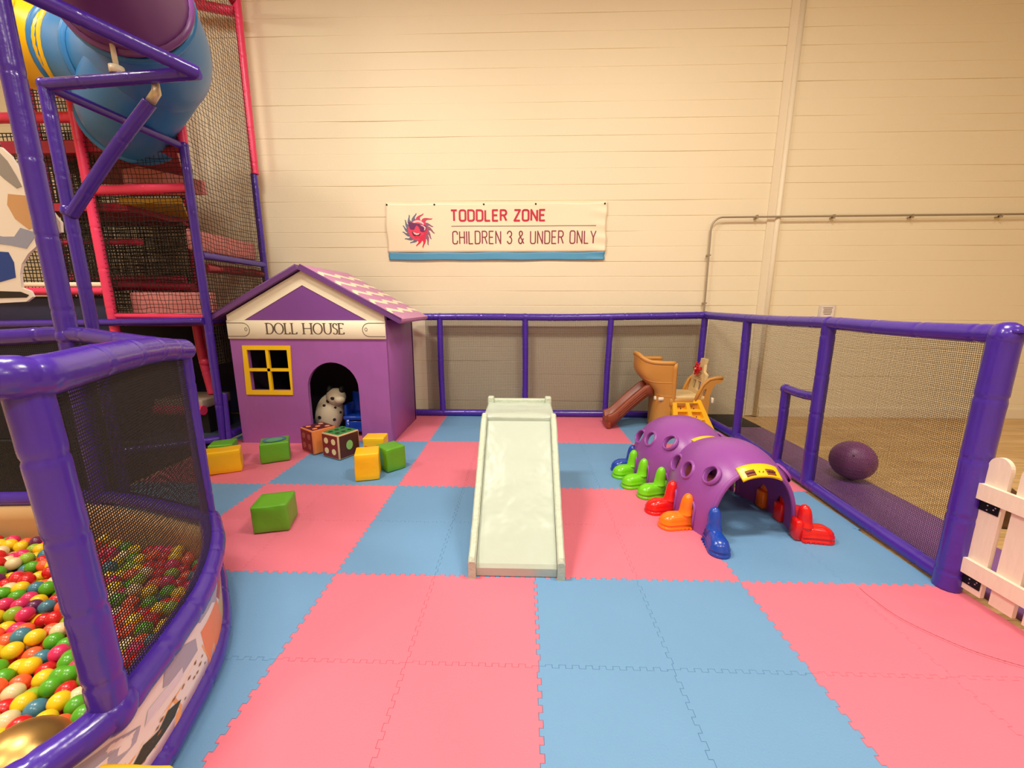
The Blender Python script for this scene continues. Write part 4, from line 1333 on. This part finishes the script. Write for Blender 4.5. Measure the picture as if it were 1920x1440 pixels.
# yellow climbing ramp with foot pockets
def cr(u, v, h=0.0):
    # u across, v up the ramp
    xl = 1.895 + 0.02 * v; xr = 2.435 - 0.165 * v
    n_ = Vector((0, -0.86, 0.51))
    return Vector((xl + (xr - xl) * u, 4.90 + 0.19 * v, 0.004 + 0.425 * v)) + n_ * h
mb = MB()
us = [0, 0.14, 0.44, 0.56, 0.86, 1.0]
vsr = [0, 0.05, 0.20, 0.27, 0.43, 0.50, 0.66, 0.73, 0.90, 1.0]
for i in range(5):
    for j in range(9):
        u0, u1, v0, v1 = us[i], us[i + 1], vsr[j], vsr[j + 1]
        A, B, C_, D = (u0, v0), (u1, v0), (u1, v1), (u0, v1)
        if i in (1, 3) and j in (1, 3, 5, 7):
            d_ = -0.05
            ins = [(u0 + 0.03, v0 + 0.01), (u1 - 0.03, v0 + 0.01), (u1 - 0.03, v1 - 0.015), (u0 + 0.03, v1 - 0.015)]
            mb.add([cr(*A), cr(*B), cr(*C_), cr(*D)] + [cr(a, b, d_) for a, b in ins], [(0, 1, 5, 4), (1, 2, 6, 5), (2, 3, 7, 6), (3, 0, 4, 7)], 0)
            mb.add([cr(a, b, d_) for a, b in ins], [(0, 1, 2, 3)], 1)
        else:
            mb.add([cr(*A), cr(*B), cr(*C_), cr(*D)], [(0, 1, 2, 3)], 0)
edge = [cr(0, 0), cr(1, 0), cr(1, 1), cr(0, 1)]
lowr = [p + Vector((0, 0.06, -0.02)) if k > 1 else Vector((p.x, p.y + 0.06, 0.0)) for k, p in enumerate(edge)]
mb.add(edge + lowr, [(0, 1, 5, 4), (1, 2, 6, 5), (2, 3, 7, 6), (3, 0, 4, 7)], 0)
rp = mb.build('climbing_ramp', [M_ywel, M_pocket], t)
for i in (1, 3):
    for j in (1, 3, 5, 7):
        mb = MB(); mb.ball(cr((us[i] + us[i + 1]) / 2, vsr[j] + 0.05, -0.047), 0.008, 8, 6); mb.build('drain_hole', M_hinge, rp)
mb = MB(); mb.rbox((1.735, 5.20, 0.425), (0.05, 0.05, 0.05), 0.01, 2); mb.rbox((2.42, 5.10, 0.42), (0.03, 0.05, 0.07), 0.01, 2); mb.rbox((1.775, 5.112, 0.43), (0.07, 0.02, 0.045), 0.008, 1)
mb.build('clip', M_white, t)

# ------------------------------------------------------------------ ball pit in front on the left
MIDZ = 0.38
mid = [(-1.85, 2.12), (-1.77, 2.035), (-1.63, 1.87), (-1.505, 1.68), (-1.40, 1.48), (-1.325, 1.26), (-1.28, 1.08), (-1.262, 0.985), (-1.285, 0.88), (-1.335, 0.78), (-1.43, 0.66), (-1.58, 0.56), (-1.85, 0.47), (-2.3, 0.42)]
top = [(-1.85, 2.12, 1.378), (-1.79, 1.98, 1.392), (-1.715, 1.845, 1.408), (-1.58, 1.60, 1.424), (-1.425, 1.31, 1.432), (-1.30, 1.05, 1.428), (-1.285, 0.985, 1.43), (-1.325, 0.925, 1.435), (-1.5, 0.83, 1.43), (-1.9, 0.72, 1.42)]
far = [(-1.85, 2.12, 1.378), (-2.1, 2.20, 1.395), (-2.4, 2.29, 1.415), (-2.77, 2.37, 1.44), (-3.2, 2.33, 1.42), (-3.95, 2.28, 1.40)]
t = thing('ball_pit', 'round netted ball pit with purple padded rails in the left foreground', 'ball pit', (-2.4, 1.4, 0))
mb = MB(); foam(mb, top, 0.056, 0.27, 3, 18); mb.build('top_rail', M_purple, t)
mb = MB(); foam(mb, far, 0.048, 0.3, 4, 14); mb.build('top_rail', M_purple, t)
mb = MB(); foam(mb, [(x, y, MIDZ) for x, y in mid], 0.052, 0.2, 5, 18); mb.build('middle_rail', M_purple, t)
mb = MB(); foam(mb, [(x, y, MIDZ) for x, y, z in far], 0.046, 0.3, 6, 14); mb.build('middle_rail', M_purple, t)
base = [(-2.3, 2.32), (-2.05, 2.24), (-1.84, 2.09), (-1.655, 1.88), (-1.505, 1.69), (-1.40, 1.51), (-1.34, 1.35), (-1.30, 1.21), (-1.268, 1.08), (-1.255, 0.95), (-1.28, 0.84), (-1.34, 0.74), (-1.45, 0.62), (-1.62, 0.52), (-2.3, 0.42)]
mb = MB(); foam(mb, [(x, y, 0.047) for x, y in base], 0.047, 0.3, 7, 16); mb.build('base_rail', M_purple, t)
mb = MB(); foam(mb, [(-1.262, 0.985, 0.34), (-1.279, 0.99, 0.9), (-1.300, 0.99, 1.42)], 0.0475, 0.235, 8, 18); mb.build('post', M_purple, t)
wraps(t, [((-1.264, 0.985, MIDZ), 0.066), ((-1.302, 0.985, 1.425), 0.058)])
mb = MB(); foam(mb, [(-1.852, 2.125, 0.03), (-1.85, 2.12, 0.7), (-1.85, 2.12, 1.37)], 0.034, 0.33, 9, 14); mb.build('post', M_purple, t)
wraps(t, [((-1.85, 2.12, 1.375), 0.056)])
def along(P, u):
    L = [0]
    for a, b in zip(P, P[1:]): L.append(L[-1] + (Vector(b) - Vector(a)).length)
    d = u * L[-1]
    for i in range(len(P) - 1):
        if d <= L[i + 1] + 1e-9:
            return Vector(P[i]).lerp(Vector(P[i + 1]), (d - L[i]) / (L[i + 1] - L[i]))
    return Vector(P[-1])
MP = smooth_path([(x, y, MIDZ + 0.03) for x, y in mid[:8]], 0.05)
TP = smooth_path(top[:7], 0.05)
mb = MB()
net(mb, lambda u, v: along(MP, u).lerp(along(TP, u) - Vector((0, 0, 0.03)), v), 128, 96, 0.0052, 0.0052, 30, 8, 0.3)
mb.build('netting', M_net, t)
mb = MB()
FPm = [(x, y, MIDZ + 0.03) for x, y, z in far]; FPt = [(x, y, z - 0.03) for x, y, z in far]
net(mb, lambda u, v: along(FPm, u).lerp(along(FPt, u), v), 190, 90, 0.0045, 0.0045, 10, 6)
mb.build('netting', M_net, t)
# printed outer skirt between base and middle rails
BP = smooth_path([(x, y, 0.085) for x, y in base[2:14]], 0.04)
MPs = smooth_path([(x, y, MIDZ - 0.035) for x, y in mid[:13]], 0.04)
def skirt(u, v, d=0.0):
    p = along(BP, u).lerp(along(MPs, u), v)
    q = along(BP, min(1, u + 0.01)) - along(BP, max(0, u - 0.01))
    n_ = Vector((-q.y, q.x, 0)).normalized()
    if n_.dot(p - Vector((-2.6, 1.3, p.z))) < 0: n_ = -n_
    return p + n_ * (0.012 + d)
M_sk = [mat('skirt_cream', (238, 235, 232), 0.4), mat('skirt_grey', (170, 172, 190), 0.4), mat('skirt_peach', (240, 180, 116), 0.4), mat('skirt_orange', (244, 142, 72), 0.4),
        mat('skirt_rust', (176, 74, 52), 0.4), mat('skirt_leaf', (52, 66, 46), 0.45), mat('skirt_salmon', (220, 140, 110), 0.4), mat('skirt_tan', (206, 176, 110), 0.4), mat('skirt_pale', (222, 220, 232), 0.4), mat('skirt_brown', (150, 106, 66), 0.5)]
mb = MB()
mb.slab(lambda u, v: skirt(u, v), 60, 6, 0.006, 0)
def patch(pts, mi, d=0.0042):
    # subdivide so that patches follow the curve
    c = (sum(p[0] for p in pts) / len(pts), sum(p[1] for p in pts) / len(pts))
    P = []
    for a, b in zip(pts, pts[1:] + pts[:1]):
        for k in range(4): P.append((a[0] + (b[0] - a[0]) * k / 4, a[1] + (b[1] - a[1]) * k / 4))
    N = len(P)
    vs = [skirt(*c, d)] + [skirt(c[0] + (p[0] - c[0]) * 0.5, c[1] + (p[1] - c[1]) * 0.5, d) for p in P] + [skirt(*p, d) for p in P]
    fs = [(0, 1 + k, 1 + (k + 1) % N) for k in range(N)] + [(1 + k, 1 + N + k, 1 + N + (k + 1) % N, 1 + (k + 1) % N) for k in range(N)]
    mb.add(vs, fs, mi)
patch([(0.0, 0.0), (0.20, 0.0), (0.20, 0.40), (0.0, 0.5)], 6, 0.0036)
patch([(0.20, 0.0), (0.29, 0.0), (0.29, 0.42), (0.20, 0.5)], 7, 0.0036)
patch([(0.29, 0.0), (0.43, 0.0), (0.41, 0.66), (0.29, 0.58)], 3, 0.0036)
patch([(0.42, 0.0), (1.0, 0.0), (1.0, 0.46), (0.72, 0.40), (0.58, 0.42), (0.50, 0.38), (0.42, 0.46)], 2, 0.0036)
patch([(0.04, 0.25), (0.15, 0.45), (0.17, 0.58), (0.03, 0.36)], 8)
patch([(0.09, 0.60), (0.19, 0.50), (0.27, 0.42), (0.29, 0.60), (0.20, 0.80)], 4)
patch([(0.13, 0.55), (0.22, 0.70), (0.20, 0.80), (0.11, 0.66)], 8, 0.005)
patch([(0.30, 0.55), (0.35, 0.85), (0.32, 0.98), (0.26, 0.75)], 1)
patch([(0.33, 0.72), (0.40, 0.80), (0.42, 0.98), (0.36, 0.98)], 1)
patch([(0.44, 0.50), (0.50, 0.52), (0.54, 0.72), (0.52, 0.9), (0.46, 0.86), (0.43, 0.7)], 1)
patch([(0.50, 0.50), (0.60, 0.58), (0.58, 0.72), (0.49, 0.62)], 9 if False else 8, 0.005)
patch([(0.62, 0.52), (0.68, 0.48), (0.74, 0.58), (0.75, 0.8), (0.70, 0.95), (0.63, 0.84), (0.60, 0.66)], 1)
patch([(0.53, 0.24), (0.56, 0.36), (0.59, 0.30), (0.62, 0.38), (0.65, 0.28), (0.69, 0.32), (0.70, 0.20), (0.62, 0.18), (0.56, 0.16)], 5, 0.005)
patch([(0.80, 0.30), (0.90, 0.35), (0.92, 0.8), (0.82, 0.7)], 1)
rnd = random.Random(5)
for k in range(46):
    u = 0.43 + rnd.random() * 0.5; v = 0.14 + rnd.random() * 0.26
    a = 0.004 + 0.004 * rnd.random()
    patch([(u, v), (u + a, v + a * 3), (u + 2 * a, v), (u + a, v - a * 3)], 9, 0.0046)
mb.build('printed_skirt', M_sk, t)
mb = MB()
M_innr = mat('tan_pad', (206, 166, 116), 0.5)
mb.slab(lambda u, v: along([(x, y - 0.05, 0.0) for x, y, z in far], u) + Vector((0, 0, 0.345 * v)), 30, 4, 0.03)
mb.build('inner_pad', M_innr, t)
mb = MB()
mb.slab(lambda u, v: along([(x - 0.035, y - 0.01, 0) for x, y in mid[:13]], u) + Vector((0, 0, 0.02 + 0.33 * v)), 50, 4, 0.012)
mb.build('inner_pad', M_innr, t)
mb = MB()
fl = [(x - 0.05, y) for x, y in mid] + [(-3.9, 0.42), (-3.9, 2.2), (-2.77, 2.30), (-2.1, 2.13)]
mb.prism(fl, lambda x, y, h: Vector((x, y, h)), 0.001, 0.02)
mb.build('pit_floor', mat('dark_mat', (70, 60, 56), 0.7), t)

# balls
from math import sqrt
COLS = {'red': (214, 28, 34), 'yellow': (246, 206, 30), 'green': (88, 172, 36), 'orange': (250, 102, 56), 'pink': (226, 46, 106), 'blue': (70, 128, 150), 'cream': (232, 210, 160), 'purple': (104, 34, 84), 'lime': (150, 190, 50)}
BM = {k: mat('ball_' + k, v, 0.32, coat=0.25) for k, v in COLS.items()}
BALLR = 0.034
ball_me = {}
for k in COLS:
    mb = MB(); mb.ball((0, 0, 0), BALLR, 20, 14)
    me_o = mb.build('play_ball', BM[k], local=True)
    ball_me[k] = me_o.data
    bpy.data.objects.remove(me_o, do_unlink=True)
def inside_pit(x, y):
    # polygon test against the pit floor, kept a ball radius off the wall
    poly = [(-1.90, 2.06), (-1.82, 1.98), (-1.69, 1.83), (-1.565, 1.65), (-1.46, 1.46), (-1.385, 1.25), (-1.34, 1.08), (-1.325, 0.985), (-1.345, 0.89), (-1.395, 0.80), (-1.48, 0.70), (-1.62, 0.61), (-1.87, 0.53), (-2.3, 0.48), (-3.8, 0.48), (-3.8, 2.2), (-2.77, 2.25), (-2.1, 2.08)]
    c = False
    for i in range(len(poly)):
        x1, y1 = poly[i]; x2, y2 = poly[i - 1]
        if (y1 > y) != (y2 > y) and x < (x2 - x1) * (y - y1) / (y2 - y1) + x1: c = not c
    return c
rnd = random.Random(11)
def level(x, y): return 0.150 + 0.028 * noise.noise(Vector((x * 2.2, y * 2.2, 0))) + 0.035 * max(0, (1.5 - y))
spots = []
dx = BALLR * 2.03
row = 0
y = 0.50
while y < 2.24:
    x = -3.75 + (dx / 2 if row % 2 else 0)
    while x < -1.2:
        xx, yy = x + rnd.uniform(-0.014, 0.014), y + rnd.uniform(-0.014, 0.014)
        if inside_pit(xx, yy) and xx / yy > -2.0:
            spots.append((xx, yy, level(xx, yy) + rnd.uniform(-0.022, 0.022)))
        x += dx
    y += dx * 0.88
    row += 1
names = list(COLS)
wts = [17, 20, 17, 13, 14, 9, 9, 2, 5]
def dist(p): return (p[0]) ** 2 + p[1] ** 2 + (p[2] - CAM_H) ** 2
spots.sort(key=dist)
BIG = (-1.475, 0.905, 0.275)
spots = [p for p in spots if (p[0] - BIG[0]) ** 2 + (p[1] - BIG[1]) ** 2 > 0.12 ** 2]
for p in spots[:290]:
    k = rnd.choices(names, wts)[0]
    o = bpy.data.objects.new('play_ball', ball_me[k])
    o.location = p
    C.objects.link(o)
    tag(o, 'small glossy %s plastic ball lying in the netted ball pit' % k, 'ball', '%s balls in the ball pit' % k)
rest = MB()
for p in spots[290:]:
    k = rnd.choices(range(len(names)), wts)[0]
    rest.ball(p, BALLR, 14, 10, k)
for p in spots:                                            # the layer below, seen only in the gaps
    rest.ball((p[0] + dx / 2, p[1] + 0.02, p[2] - 0.052), BALLR, 10, 8, rnd.choices(range(len(names)), wts)[0])
o = rest.build('play_balls', [BM[k] for k in names], loc=(-2.4, 1.4, 0), fix=False)
tag(o, 'mass of coloured balls lower down and farther back in the ball pit', 'balls')
o['kind'] = 'stuff'
mb = MB(); mb.ball((0, 0, 0), 0.118, 32, 24)
o = mb.build('gold_ball', mat('gold_plastic', (204, 160, 92), 0.36, metal=0.85), local=True)
o.location = BIG
tag(o, 'large shiny gold ball at the near edge of the ball pit', 'ball')

# ------------------------------------------------------------------ climbing tower behind the pit
t = thing('climbing_tower', 'tall purple and pink padded climbing tower with nets beside the doll house', 'climbing frame', (-4.0, 4.6, 0))
A_ = Vector((-2.77, 2.37, 0)); B_ = Vector((-3.53, 3.21, 0)); C2 = Vector((-3.515, 4.40, 0)); W_ = Vector((-3.64, 5.72, 0)); D_ = Vector((-4.585, 4.40, 0)); K_ = Vector((-4.63, 5.70, 0)); D2 = Vector((-6.5, 4.40, 0)); K2 = Vector((-6.5, 5.70, 0))
def post(p, z0, z1, m, r=0.045, seed=0, nm='post', dx=0.0):
    mb = MB(); foam(mb, [(p.x, p.y, z0), (p.x + dx / 2, p.y, (z0 + z1) / 2), (p.x + dx, p.y, z1)], r, 0.42, seed); mb.build(nm, m, t)
def beam(a, b, m, r=0.042, seed=0, nm='beam'):
    mb = MB(); foam(mb, [a, (Vector(a) + Vector(b)) / 2, b], r, 0.40, seed); mb.build(nm, m, t)
post(A_, 0.0, CEIL - 0.6, M_purple, 0.050, 21, dx=0.0)
post(B_, 0.0, 3.22, M_purple, 0.042, 22)
post(C2, 0.0, 3.22, M_purple, 0.042, 23, dx=0.02)
post(C2 + Vector((0.02, 0, 0)), 3.22, CEIL - 0.5, M_pinkv, 0.042, 24)
post(W_, 0.0, 3.34, M_purple, 0.042, 25)
post(W_ + Vector((0.02, 0, 0)), 3.34, CEIL - 0.3, M_pinkv, 0.045, 26, dx=0.02)
post(D_, 1.0, CEIL - 0.6, M_pinkv, 0.045, 27)
post(K_, 0.0, CEIL - 0.6, M_pinkv, 0.045, 28)
post(D2, 1.0, CEIL - 0.6, M_pinkv, 0.045, 29)
post(K2, 1.0, CEIL - 0.6, M_pinkv, 0.045, 30)
TIP = Vector((-2.29, 3.10, 3.205))
beam((B_.x - 0.02, B_.y, 3.20), TIP, M_purple, 0.040, 31)
beam((-2.80, 2.37, 3.30), TIP, M_purple, 0.044, 32)
beam((B_.x, B_.y, 3.20), (C2.x, C2.y, 3.215), M_purple, 0.036, 33)
mb = MB(); foam(mb, [(B_.x + 0.02, B_.y - 0.01, 2.30), (-3.12, 3.19, 2.70), (-2.72, 3.17, 3.06)], 0.042, 0.5, 34); mb.build('brace', M_purple, t)
mb = MB(); mb.tube([(-2.72, 3.17, 3.06), (-2.66, 3.165, 3.12), (-2.655, 3.165, 3.18)], [0.03, 0.03, 0.022], 10); mb.build('bare_pipe_end', mat('galvanised', (214, 202, 170), 0.35, metal=0.5), t)
wraps(t, [((B_.x, B_.y, 2.33), 0.054), ((C2.x + 0.02, C2.y, 3.22), 0.047), ((A_.x, A_.y, 1.43), 0.060), ((B_.x, B_.y, 3.2), 0.048)])
# horizontal rails
beam((-6.2, 4.36, 1.40), (C2.x, 4.36, 1.445), M_purple, 0.040, 35)
beam((C2.x, 4.36, 1.445), (W_.x, W_.y, 1.44), M_purple, 0.040, 36)
beam((C2.x, 4.44, 2.15), (W_.x, W_.y, 2.17), M_purple, 0.040, 37)
beam((C2.x, 4.50, 0.09), (W_.x, W_.y, 0.06), M_purple, 0.045, 38)
beam((C2.x - 0.9, 4.00, 0.05), (C2.x, 4.47, 0.06), M_purple, 0.045, 39)
mb = MB(); foam(mb, [(C2.x + 0.06, 4.43, 0.62), (C2.x + 0.065, 4.41, 0.3), (C2.x + 0.085, 4.37, 0.03)], 0.026, 0.3, 40); mb.build('post', M_purple, t)
beam((D_.x, 4.42, 1.50), (C2.x, 4.42, 1.485), M_pinkv, 0.034, 41)
beam((-6.2, 4.42, 1.76), (D_.x - 0.05, 4.42, 1.77), M_pinkv, 0.04, 42)
beam((-6.2, 4.9, 2.36), (D_.x, 4.9, 2.36), M_pinkv, 0.035, 43)
beam((D_.x, 4.42, 2.80), (C2.x, 4.42, 2.82), M_pinkv, 0.052, 44)
beam((-6.2, 4.46, 3.52), (-3.95, 4.46, 3.52), M_pinkv, 0.05, 45)
beam((C2.x - 0.8, 5.70, 5.34), (W_.x, W_.y, 5.22), M_pinkv, 0.055, 46)
beam((C2.x, 4.6, 5.5), (W_.x, W_.y, 5.33), M_redv, 0.05, 47)
beam((-6.4, 5.5, 1.98), (-4.62, 5.5, 1.96), M_pinkv, 0.05, 48)
beam((-5.6, 5.0, 1.86), (-4.10, 5.0, 1.83), M_redv, 0.05, 49)
beam((C2.x - 0.02, 4.5, 2.02), (W_.x - 0.02, 5.66, 2.04), M_redv, 0.05, 50)
# decks and pads
M_deck = mat('deck_red', (166, 34, 66), 0.4, bump=(5, 0.2))
M_padp = mat('pale_pink_pad', (232, 150, 150), 0.45)
def tri_deck(P, z0, z1, m):
    mb = MB(); mb.prism(P, lambda x, y, h: Vector((x, y, h)), z0, z1); mb.build('deck', m, t)
tri_deck([(-4.55, 4.45), (-3.62, 4.45), (-4.45, 5.55), (-5.5, 5.55), (-5.5, 4.45)], 3.18, 3.30, M_deck)
mb = MB(); mb.rbox((-4.06, 4.45, 3.33), (1.0, 0.06, 0.32), 0.02, 2); mb.build('deck_front', M_deck, t)
tri_deck([(-4.35, 4.47), (-3.66, 4.47), (-4.28, 5.30)], 2.68, 2.74, mat('deck_olive', (190, 150, 40), 0.5))
tri_deck([(-4.55, 4.50), (-4.30, 4.50), (-4.32, 5.3), (-5.4, 5.3), (-5.4, 4.5)], 2.62, 2.70, M_deck)
mb = MB(); mb.prism([(-4.5, 2.84), (-3.6, 2.84), (-3.6, 2.98), (-4.3, 3.13), (-4.5, 3.1)], lambda x, z, h: Vector((x, 4.72 + h, z)), 0, 0.05); mb.build('pad', M_padp, t)
mb = MB(); mb.rbox((-4.05, 4.62, 1.63), (0.98, 0.06, 0.26), 0.02, 2); mb.build('pad', M_padp, t)
mb = MB(); mb.box((-4.05, 4.60, 1.512), (0.98, 0.07, 0.03)); mb.build('pad_edge', M_white, t)
mb = MB(); mb.rbox((-5.3, 4.46, 1.84), (1.35, 0.03, 0.05), 0.01, 1); mb.build('pad_edge', M_white, t)
mb = MB(); mb.rbox((-3.70, 5.08, 2.33), (0.04, 1.1, 0.22), 0.015, 2); mb.build('pad', M_padp, t)
mb = MB(); mb.rbox((-5.1, 5.1, 1.42), (3.0, 1.2, 0.08), 0.02, 2); mb.build('deck', M_deck, t)
# lower room: shade painted in by dark sheets, step and pink pole
M_dark = mat('dark_blue_pad', (30, 34, 66), 0.6)  # dark navy stands in for the shade inside the tower
mb = MB(); mb.rbox((-4.9, 5.84, 0.7), (2.5, 0.06, 1.38), 0.02, 2); mb.build('back_pad', M_dark, t)
mb = MB(); mb.rbox((-5.75, 4.50, 0.86), (2.2, 0.05, 1.70), 0.02, 2); mb.build('enclosure_pad', M_dark, t)
mb = MB(); mb.rbox((-5.2, 3.45, FZ + 0.012), (3.1, 1.9, 0.022), 0.006, 1); mb.build('floor_pad', M_black, t)  # black sheet added as the darkness on the floor under the tower
mb = MB(); mb.rbox((-5.3, 5.1, FZ + 0.012), (3.3, 1.3, 0.022), 0.006, 1); mb.build('floor_pad', mat('slate_pad', (52, 62, 84), 0.6), t)
mb = MB(); mb.rbox((-4.30, 4.98, 0.40), (0.62, 0.5, 0.12), 0.02, 2); st = mb.build('step', mat('grey_step', (170, 152, 136), 0.6), t)
mb = MB(); foam(mb, [(-4.60, 4.74, 0.33), (-4.3, 4.73, 0.33), (-3.98, 4.73, 0.33)], 0.06, 0.2, 51); mb.build('step_edge', M_pinkv, st)
mb = MB(); mb.box((-4.30, 5.02, 0.17), (0.58, 0.4, 0.33)); mb.build('step_base', M_black, st)
mb = MB(); foam(mb, [(-4.18, 5.05, 1.40), (-4.16, 5.05, 0.95), (-4.10, 5.05, 0.47)], 0.05, 0.3, 52); wrap(mb, (-4.14, 5.05, 0.9), 0.065); mb.build('pole', M_pinkv, t)
# cord nets
mb = MB(); cordnet(mb, lambda u, v: Vector((C2.x + 0.02 + (W_.x - C2.x) * u, 4.42 + 1.28 * u, 2.19 + 3.05 * v)) + Vector((0.03 * math.sin(u * PI) * math.sin(v * PI), 0, -0.05 * math.sin(u * PI))), 27, 66, 0.0028, 14, 40); mb.build('net', M_netb, t)
mb = MB(); cordnet(mb, lambda u, v: Vector((C2.x + 0.02 + (W_.x - C2.x) * u, 4.42 + 1.28 * u, 0.95 + 1.16 * v)) + Vector((0.02 * math.sin(u * PI), 0, 0)), 34, 30, 0.0042, 14, 16, seed=3); mb.build('net', M_netb, t)
mb = MB(); cordnet(mb, lambda u, v: Vector((D_.x + 0.03 + (C2.x - D_.x - 0.06) * u, 4.385 + 0.02 * math.sin(u * PI), 1.53 + 1.24 * v)), 22, 26, 0.0030, 12, 16, seed=5); mb.build('net', M_net, t)
mb = MB(); cordnet(mb, lambda u, v: Vector((D_.x + 0.03 + (C2.x - D_.x - 0.06) * u, 4.395, 2.86 + 1.1 * v)), 22, 22, 0.0030, 12, 16, seed=7); mb.build('net', M_net, t)
mb = MB(); cordnet(mb, lambda u, v: Vector((-6.5 + 1.95 * u, 5.62 + 0.02 * math.sin(u * PI), 1.6 + 3.6 * v)), 44, 84, 0.0065, 12, 30, seed=9); mb.build('net', M_netb, t)
mb = MB(); cordnet(mb, lambda u, v: Vector((D2.x + (D_.x - D2.x) * u, 4.52, 1.8 + 1.6 * v)), 44, 40, 0.0050, 12, 16, seed=11); mb.build('net', M_net, t)
mb = MB(); cordnet(mb, lambda u, v: Vector((-6.0 + 1.86 * u, 5.02, 1.5 + 1.1 * v)), 44, 26, 0.0055, 12, 10, seed=13); mb.build('net', M_netb, t)
mb = MB(); cordnet(mb, lambda u, v: Vector((D_.x + 0.02 - 1.0 * (1 - u), 4.46 + 0.5 * (1 - u), 1.5 + 1.7 * v)), 24, 38, 0.0050, 12, 20, seed=17); mb.build('net', M_netb, t)

# ------------------------------------------------------------------ spiral tube slide high on the left
M_tp = mat('tube_purple', (110, 58, 128), 0.34); M_tb = mat('tube_blue', (48, 124, 190), 0.34); M_ty = mat('tube_yellow', (250, 196, 20), 0.34)
t = thing('tube_slide', 'big purple, blue and yellow tube slide winding high on the left', 'slide', (-3.4, 3.6, 3.2))
RT = 0.40
def tube_part(nm, pts, m, lip0=True, lip1=True):
    path = smooth_path(pts, 0.06)
    mb = MB(); mb.tube(path, RT, 36, 0, False)
    mb.tube(path, RT - 0.02, 36, 0, False)
    for on, i in ((lip0, 0), (lip1, -1)):
        if on:
            a, b = (path[0], path[1]) if i == 0 else (path[-1], path[-2])
            d = (b - a).normalized()
            mb.tube([a + d * 0.0, a + d * 0.012, a + d * 0.03, a + d * 0.042], [RT + 0.005, RT + 0.03, RT + 0.03, RT + 0.002], 36, 0, False)
    return mb.build(nm, m, t)
tube_part('tube_section', [(-2.25, 2.1, 4.22), (-2.60, 2.60, 4.02), (-2.82, 3.02, 3.89), (-2.93, 3.35, 3.79)], M_tp)
tube_part('tube_elbow', [(-2.93, 3.35, 3.79), (-3.02, 3.60, 3.735), (-3.20, 3.83, 3.72), (-3.50, 4.05, 3.75), (-3.80, 4.17, 3.82)], M_tb)
tube_part('tube_section', [(-3.80, 4.17, 3.82), (-4.03, 4.24, 3.88), (-4.26, 4.28, 3.95)], M_tb)
tube_part('tube_section', [(-4.26, 4.28, 3.95), (-4.62, 4.20, 4.04), (-4.86, 3.9, 4.10), (-4.92, 3.5, 4.15)], M_ty)
RT = 0.385
tube_part('tube_section', [(-3.04, 3.62, 3.733), (-3.20, 3.83, 3.72), (-3.42, 4.0, 3.68), (-3.68, 4.14, 3.58), (-3.92, 4.30, 3.50), (-4.08, 4.48, 3.46)], M_tb, False, True)
mb = MB(); mb.tube([(-2.93, 3.17, 3.24), (-2.93, 3.17, 3.29)], 0.045, 12); mb.tube([(-2.93, 3.17, 3.29), (-2.945, 3.18, 3.52)], 0.016, 8); mb.build('support_bracket', mat('cream_bracket', (222, 210, 184), 0.4), t)

# ------------------------------------------------------------------ painted cut-out figure on the tower
M_cw = mat('cutout_white', (240, 232, 222), 0.5); M_cg = mat('cutout_grey', (150, 146, 142), 0.5); M_ct = mat('cutout_tan', (206, 160, 112), 0.5); M_cb = mat('cutout_blue', (24, 66, 150), 0.5); M_cs = mat('cutout_steel', (150, 156, 182), 0.5); M_ck = mat('cutout_black', (26, 24, 26), 0.5)
CY = 2.46
t = thing('cutout_figure', 'flat painted cut-out figure with blue trousers behind the tall purple pole', 'decoration', (-3.1, CY, 1.45))
mb = MB()
OUT = [(-3.30, 2.54), (-3.045, 2.515), (-3.0, 2.47), (-2.965, 2.40), (-2.94, 2.32), (-2.88, 2.26), (-2.82, 2.17), (-2.775, 2.10), (-2.785, 2.045), (-2.86, 2.03), (-2.92, 1.99), (-3.02, 1.92), (-3.075, 1.86), (-3.10, 1.80), (-3.11, 1.72), (-3.06, 1.70), (-3.05, 1.665), (-3.10, 1.635), (-3.30, 1.625)]
mb.prism(OUT, lambda x, z, h: Vector((x, CY + h, z)), 0, 0.015)
bd = mb.build('board', M_cw, t)
def cpart(nm, P, m):
    mb = MB(); mb.prism(P, lambda x, z, h: Vector((x, CY - 0.002 + h, z)), 0, 0.002); mb.build(nm, m, bd)
cpart('painted_hat', [(-3.29, 2.51), (-3.06, 2.49), (-3.02, 2.44), (-2.985, 2.36), (-2.965, 2.30), (-3.0, 2.29), (-3.06, 2.34), (-3.12, 2.40), (-3.29, 2.44)], M_cg)
cpart('painted_face', [(-3.06, 2.26), (-2.95, 2.25), (-2.90, 2.18), (-2.90, 2.09), (-2.98, 2.06), (-3.05, 2.12), (-3.08, 2.20)], M_ct)
cpart('painted_collar', [(-3.29, 2.05), (-3.15, 2.02), (-3.08, 2.02), (-3.03, 2.07), (-2.93, 2.04), (-3.02, 1.95), (-3.12, 1.97), (-3.29, 1.99)], M_cs)
cpart('painted_trousers', [(-3.29, 1.94), (-3.14, 1.93), (-3.12, 1.87), (-3.13, 1.78), (-3.29, 1.74)], M_cb)
cpart('painted_shoe', [(-3.29, 1.70), (-3.12, 1.695), (-3.07, 1.675), (-3.09, 1.66), (-3.29, 1.655)], M_ck)
